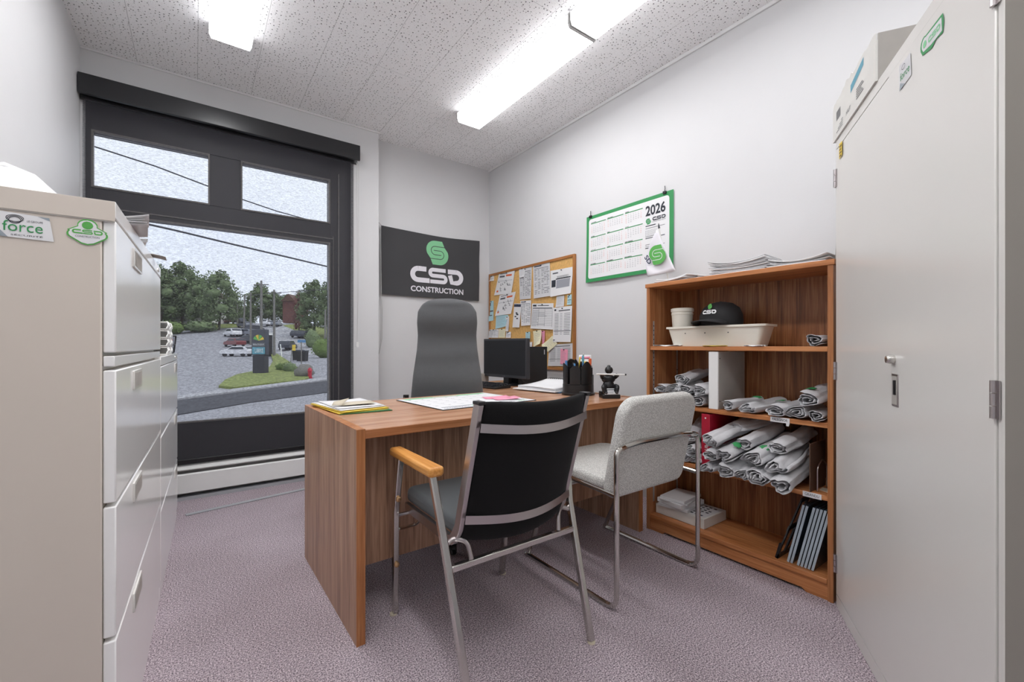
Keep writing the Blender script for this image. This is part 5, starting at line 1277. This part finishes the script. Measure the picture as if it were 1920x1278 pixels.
TR = [(300, 108, 497, 60, 'leftmost tall leafy tree beyond the parking lot, next to the filing cabinets'), (340, 112, 491, 62, 'tallest crown in the left tree group beyond the parking lot'), (377, 110, 520, 46, 'dense tree in the middle of the left group'),
      (410, 104, 507, 56, 'broad tree at the right end of the left group, beside the sky gap'), (436, 128, 552, 34, 'low tree sloping down toward the road from the left group'), (462, 150, 575, 30, 'small distant tree at the left of the road'),
      (487, 135, 533, 42, 'tall round tree in the centre beyond the utility poles'), (515, 140, 548, 34, 'tree right of the central round tree'), (538, 138, 552, 30, 'narrow tree between the centre and the reddish tree'),
      (588, 92, 524, 48, 'large dark tree at the right side of the road'), (622, 88, 515, 46, 'dark tree at the right window edge'), (255, 110, 505, 60, 'tree mostly hidden behind the tall filing cabinet'), (660, 90, 530, 60, 'tree hidden past the right window frame'), (210, 112, 500, 60, 'tall leafy tree further along the left group'), (165, 115, 508, 58, 'broad tree well left of the main group'), (115, 118, 498, 62, 'second tree from the far left end of the tree line'), (60, 120, 505, 64, 'last tree at the far left end of the tree line')]
for i, (px, s, top, w, lab) in enumerate(TR): tree(px, s, top, w*1.22, lab, 'leaf', i+1, .10)
tree(560, 100, 546, 24, 'reddish tree or creeper at the right side of the road', 'leafred', 40, .05)
def bush(px, s, w, h, lab, m='leaf2', seed=1):
    b = far(px, s, tz(s)+.05); Wd = w/FPX*s; H = h/FPX*s; mb = MB()
    mb.blob((0, 0, H*.42), (Wd*.42, Wd*.42, H*.45), 10, 7, .35, seed); leafcloud(mb, (0, 0, H*.45), (Wd*.5, Wd*.5, H*.5), 260, Wd*.05, seed)
    tag(mb.build('bush', M[m], fix=False, smooth=None, loc=b), lab, 'bush', 'bushes outside')
bush(543, 33, 26, 22, 'green bush on the grass island near the red hydrant', 'leaf', 3); bush(528, 34, 24, 18, 'yellowish bush in the middle of the grass island', 'leaf2', 4)
bush(604, 60, 38, 40, 'bright green bush at the right edge of the road', 'leaf2', 6); bush(585, 75, 30, 40, 'dark bush under the large tree on the right', 'leaf', 7); bush(320, 96, 50, 26, 'hedge under the left trees', 'leaf2', 8); bush(375, 100, 60, 22, 'long hedge at the edge of the parking lot', 'leaf', 9)
# utility poles
def pole(px, s, top, lab, arm=True, lean=0):
    b = far(px, s, tz(s)); H = (648-top)/FPX*s+CAM_H-b.z; t = thing('utility_pole', lab, 'utility pole', b, -YAW, 'utility poles along the road')
    MB().tube([(0, 0, -.2), (lean*H, 0, H)], [.20, .13], 8).build('post', M['pole'], t)
    if arm: MB().tube([(-1.0+lean*H*.95, 0, H*.95), (1.0+lean*H*.95, 0, H*.95)], .07, 6).build('crossarm', M['pole'], t)
    return t
pole(490, 60, 526, 'tallest wooden utility pole in the middle of the view'); pole(514, 62, 543, 'utility pole just right of the tallest one')
pole(470, 80, 548, 'utility pole left of the tallest one'); pole(457, 100, 553, 'thin leaning distant utility pole', True, .03); pole(445, 115, 554, 'thin distant utility pole left of the leaning one'); pole(437, 118, 546, 'leftmost utility pole beside the tree group')
pole(610, 70, 580, 'short bare pole at the right window edge', False)
for k, (z0, z1) in enumerate(((546, 535), (556, 548), (566, 560))):
    a = far(437, 118, CAM_H+(648-z0)/FPX*118); b = far(640, 50, CAM_H+(648-z1+14)/FPX*50)
    pass
def cable(pts, r, lab):
    P = [Vector(p) for p in pts]; tag(MB().tube(P, r, 6).build('overhead_cable', M['wire']), lab, 'cable', 'overhead cables outside the window')
def skyp(px, py, s): p = far(px, s); return Vector((p.x, p.y, CAM_H+(648-py)/FPX*s))
cable([skyp(20, 195, 9), skyp(175, 274, 10), skyp(290, 311, 11), skyp(393, 350, 12), skyp(455, 374, 13), skyp(520, 396, 14), skyp(575, 411, 15), skyp(760, 450, 19)], .017, 'black overhead cable crossing the two upper window panes')
cable([skyp(60, 375, 9), skyp(175, 396, 9.5), skyp(250, 414, 10), skyp(330, 432, 10.7), skyp(450, 461, 12), skyp(540, 482, 13.2), skyp(620, 501, 14.5), skyp(760, 530, 17)], .024, 'thick black overhead cable sloping across the large window pane')
cable([skyp(437, 551, 118), skyp(470, 553, 80), skyp(514, 549, 62), skyp(640, 540, 45)], .035, 'distant wire strung between the utility poles')
# pylon sign
b = gnd(489, 703)
sg = thing('pylon_sign', 'dark pylon sign with a round green emblem and a turquoise panel on the grass island', 'sign', (b.x, b.y, b.z+.1), -YAW-.1)
sc_ = b.dot(Fv)/FPX
MB().box(-11.5*sc_, -.25, 0, 11*sc_, .25, 35*sc_).build('pedestal', M['road'], sg)
MB().box(-15*sc_, -.2, 35*sc_+.01, 13*sc_, .2, 83*sc_).build('sign_box', M['card_'], sg, bevel=.03)
mb = MB(); fn, n = flat((0, -.21, 0), (1, 0, 0), (0, 0, 1)); sh = Sheet(mb, fn, n, 1, 1); q_ = sc_
sh.rect(-13*q_, 37*q_, 12*q_, 50*q_, 0, 0, 1); sh.text('LIBRE', -8*q_, 40*q_, 9*q_, 47*q_, 3, .01); sh.rect(-13*q_, 51*q_, 12*q_, 58*q_, 4, 0, 1); sh.text('BOUTIQUE', -11*q_, 53*q_, 10*q_, 56*q_, 3, .01)
for k, a in enumerate(range(10, 170, 40)): sh.poly([(-.5*q_, 62*q_)]+arc(-.5*q_, 62*q_, 11*q_, 11*q_, a, a+34, 3), 1 if k % 2 else 2, 0)
sh.rect(-11*q_, 76*q_, 10*q_, 81*q_, 5, 0, 1)
mb.build('sign_face', [M['teal'], M['green2'], M['yellow'], M['paper'], M['ink'], M['card_']], sg)
b = gnd(503, 668); k_ = b.dot(Fv)/FPX
s2 = thing('post_box', 'dark tall box with a white top behind the pylon sign', 'box', b, -YAW); MB().box(-5*k_, -.4, 0, 5*k_, .4, 40*k_).build('cabinet', M['blackmat'], s2); MB().box(-5.5*k_, -.45, 40*k_+.01, 5.5*k_, .45, 44*k_).build('lid', M['white'], s2)
# cars
def make_car(name, lab, px, py, paint, rz, sc=1.0):
    b = gnd(px, py); t = thing(name, lab, 'car', (b.x, b.y, b.z+.02), rz, 'cars in the parking lot and on the road'); t.scale = (sc,)*3
    body = [(-2.2, .35), (-2.2, .85), (-1.9, 1.0), (-1.35, 1.05), (-.75, 1.5), (.9, 1.52), (1.75, 1.1), (2.15, 1.0), (2.2, .4)]
    body = [(-2.2, .35), (-2.22, .9), (-2.05, 1.05), (-1.6, 1.48), (.3, 1.5), (1.1, 1.05), (2.0, .88), (2.2, .7), (2.2, .35)]
    MB().prism(body, -.85, .85, 'y').build('body', M[paint], t, bevel=.08)
    g = MB()
    for y in (-.86, .86): g.prism([(-1.55, 1.05), (-1.4, 1.38), (.22, 1.4), (.85, 1.05)], y-.005, y+.005, 'y')
    g.add([(.36, -.75, 1.46), (.36, .75, 1.46), (1.07, .78, 1.09), (1.07, -.78, 1.09)], [(0, 1, 2, 3)]); g.add([(-1.66, -.75, 1.44), (-1.66, .75, 1.44), (-2.04, .78, 1.1), (-2.04, -.78, 1.1)], [(0, 1, 2, 3)])
    g.build('windows', M['carglass'], t, fix=False)
    for x in (-1.35, 1.4):
        for y in (-.83, .66): MB().lathe([(0, 0), (.2, 0), (.33, 0), (.33, .18), (0, .18)], (x, y, .33), 14, 'y').build('wheel', M['tyre'], t)
    return t
CR = [(445, 668, 'carw', 2.75-YAW+.35, 1.0, 'white hatchback parked in the middle of the lot'), (440, 650, 'carr', 2.6-YAW, 1, 'maroon car parked behind the white hatchback'), (466, 643, 'card_', 2.7-YAW, 1, 'dark blue car beside the maroon car'),
      (436, 631, 'carw', 2.5-YAW, 1.1, 'white van in the second row of the lot'), (460, 630, 'carg', 2.9-YAW, 1, 'silver car right of the white van'), (459, 614, 'carg', 2.6-YAW, 1, 'grey car in the far row of the lot'), (478, 622, 'card_', 1.4-YAW, 1, 'dark car behind the pylon sign'),
      (448, 607, 'card_', 2.6-YAW, 1, 'small dark car at the far left end of the row'), (540, 656, 'card_', 1.75-YAW, 1.0, 'dark car driving on the road'), (501, 611, 'carw', 1.6-YAW, 1, 'white car far up the road'), (519, 612, 'carg', 1.8-YAW, 1, 'pale car far up the road, nearer the right kerb'),
      (562, 633, 'card_', 1.5-YAW, 1, 'dark car parked on the right roadside'), (574, 634, 'card_', 1.5-YAW, 1, 'second dark car parked on the right roadside'), (428, 606, 'carr', 2.7-YAW, .9, 'tiny red car near the left lawn')]
for (px, py, pt_, rz, sc, lab) in CR: make_car('car', lab, px, py, pt_, rz, sc)
# street bits
b = gnd(565, 692); k_ = b.dot(Fv)/FPX; t = thing('street_sign', 'blue street name sign on a thin post beside the grass', 'street sign', b, -YAW)
MB().tube([(0, 0, 0), (0, 0, 52*k_)], .04, 6).build('post', M['pole'], t); MB().box(-7*k_, -.02, 50*k_, 8*k_, .02, 55*k_).build('name_plate', M['bluep'], t)
b = gnd(545, 684); k_ = b.dot(Fv)/FPX; t = thing('traffic_sign', 'yellow square sign on a short post beside the road', 'traffic sign', b, -YAW)
MB().tube([(0, 0, 0), (2*k_, 0, 28*k_)], .035, 6).build('post', M['pole'], t); MB().box(3*k_, -.02, 27*k_, 9*k_, .02, 38*k_).build('sign_plate', M['yellow'], t)
b = gnd(529, 673); k_ = b.dot(Fv)/FPX; tag(MB().tube([(0, 0, 0), (-3*k_, 0, 28*k_)], .06, 6).build('guy_marker', M['white'], loc=b), 'white leaning guy-wire marker on the grass', 'marker post')
for i, (px, py, lab) in enumerate(((559, 676, 'dark wheeled bin at the kerb, left one'), (567, 678, 'dark wheeled bin at the kerb, right one'))):
    b = gnd(px, py); t = thing('wheeled_bin', lab, 'bin', b, -YAW, 'wheeled bins at the kerb'); MB().prism([(-.45, .08), (.45, .08), (.52, 1.2), (-.52, 1.2)], -.4, .4, 'y').build('bin_body', M['blackmat'], t); MB().box(-.56, -.45, 1.21, .56, .45, 1.3).build('lid', M['card_'], t)
b = gnd(581, 709); tag(MB().lathe([(0, 0), (.16, 0), (.16, .08), (.12, .1), (.12, .45), (.15, .47), (.13, .6), (.05, .7), (0, .7)], (0, 0, 0), 14).build('fire_hydrant', M['red'], loc=b), 'red fire hydrant at the corner of the grass island', 'fire hydrant')
b = gnd(571, 708); tag(MB().blob((0, 0, .4), (.6, .45, .5), 9, 7, .35, 5).build('boulder', M['pole'], fix=False, smooth=None, loc=b), 'grey boulder beside the red fire hydrant', 'boulder')
b = gnd(589, 640); t = thing('construction_barrel', 'orange construction barrel beside the bright green bush', 'barrel', b, 0); MB().lathe([(0, 0), (.5, 0), (.5, .15), (.4, .2), (.35, 1.5), (0, 1.5)], (0, 0, 0), 14).build('barrel_body', M['orange'], t)
b = far(366, 118, tz(118)); t = thing('house', 'small pale house half hidden behind the left trees', 'house', (b.x, b.y, b.z), -YAW)
MB().box(-7, -4, 0, 7, 4, 7).build('walls', M['card'], t); MB().prism([(-8, 7.01), (8, 7.01), (0, 11)], -4.5, 4.5, 'y').build('roof', M['brown'], t)
b = far(555, 125, tz(125)); t = thing('brick_building', 'red brick building behind the reddish tree', 'building', (b.x, b.y, b.z), -YAW)
MB().box(-1.7, -4, 0, 1.7, 4, 6).build('walls', M['leafred'], t); MB().prism([(-2.0, 6.01), (2.0, 6.01), (0, 8)], -4.5, 4.5, 'y').build('roof', M['brown'], t)
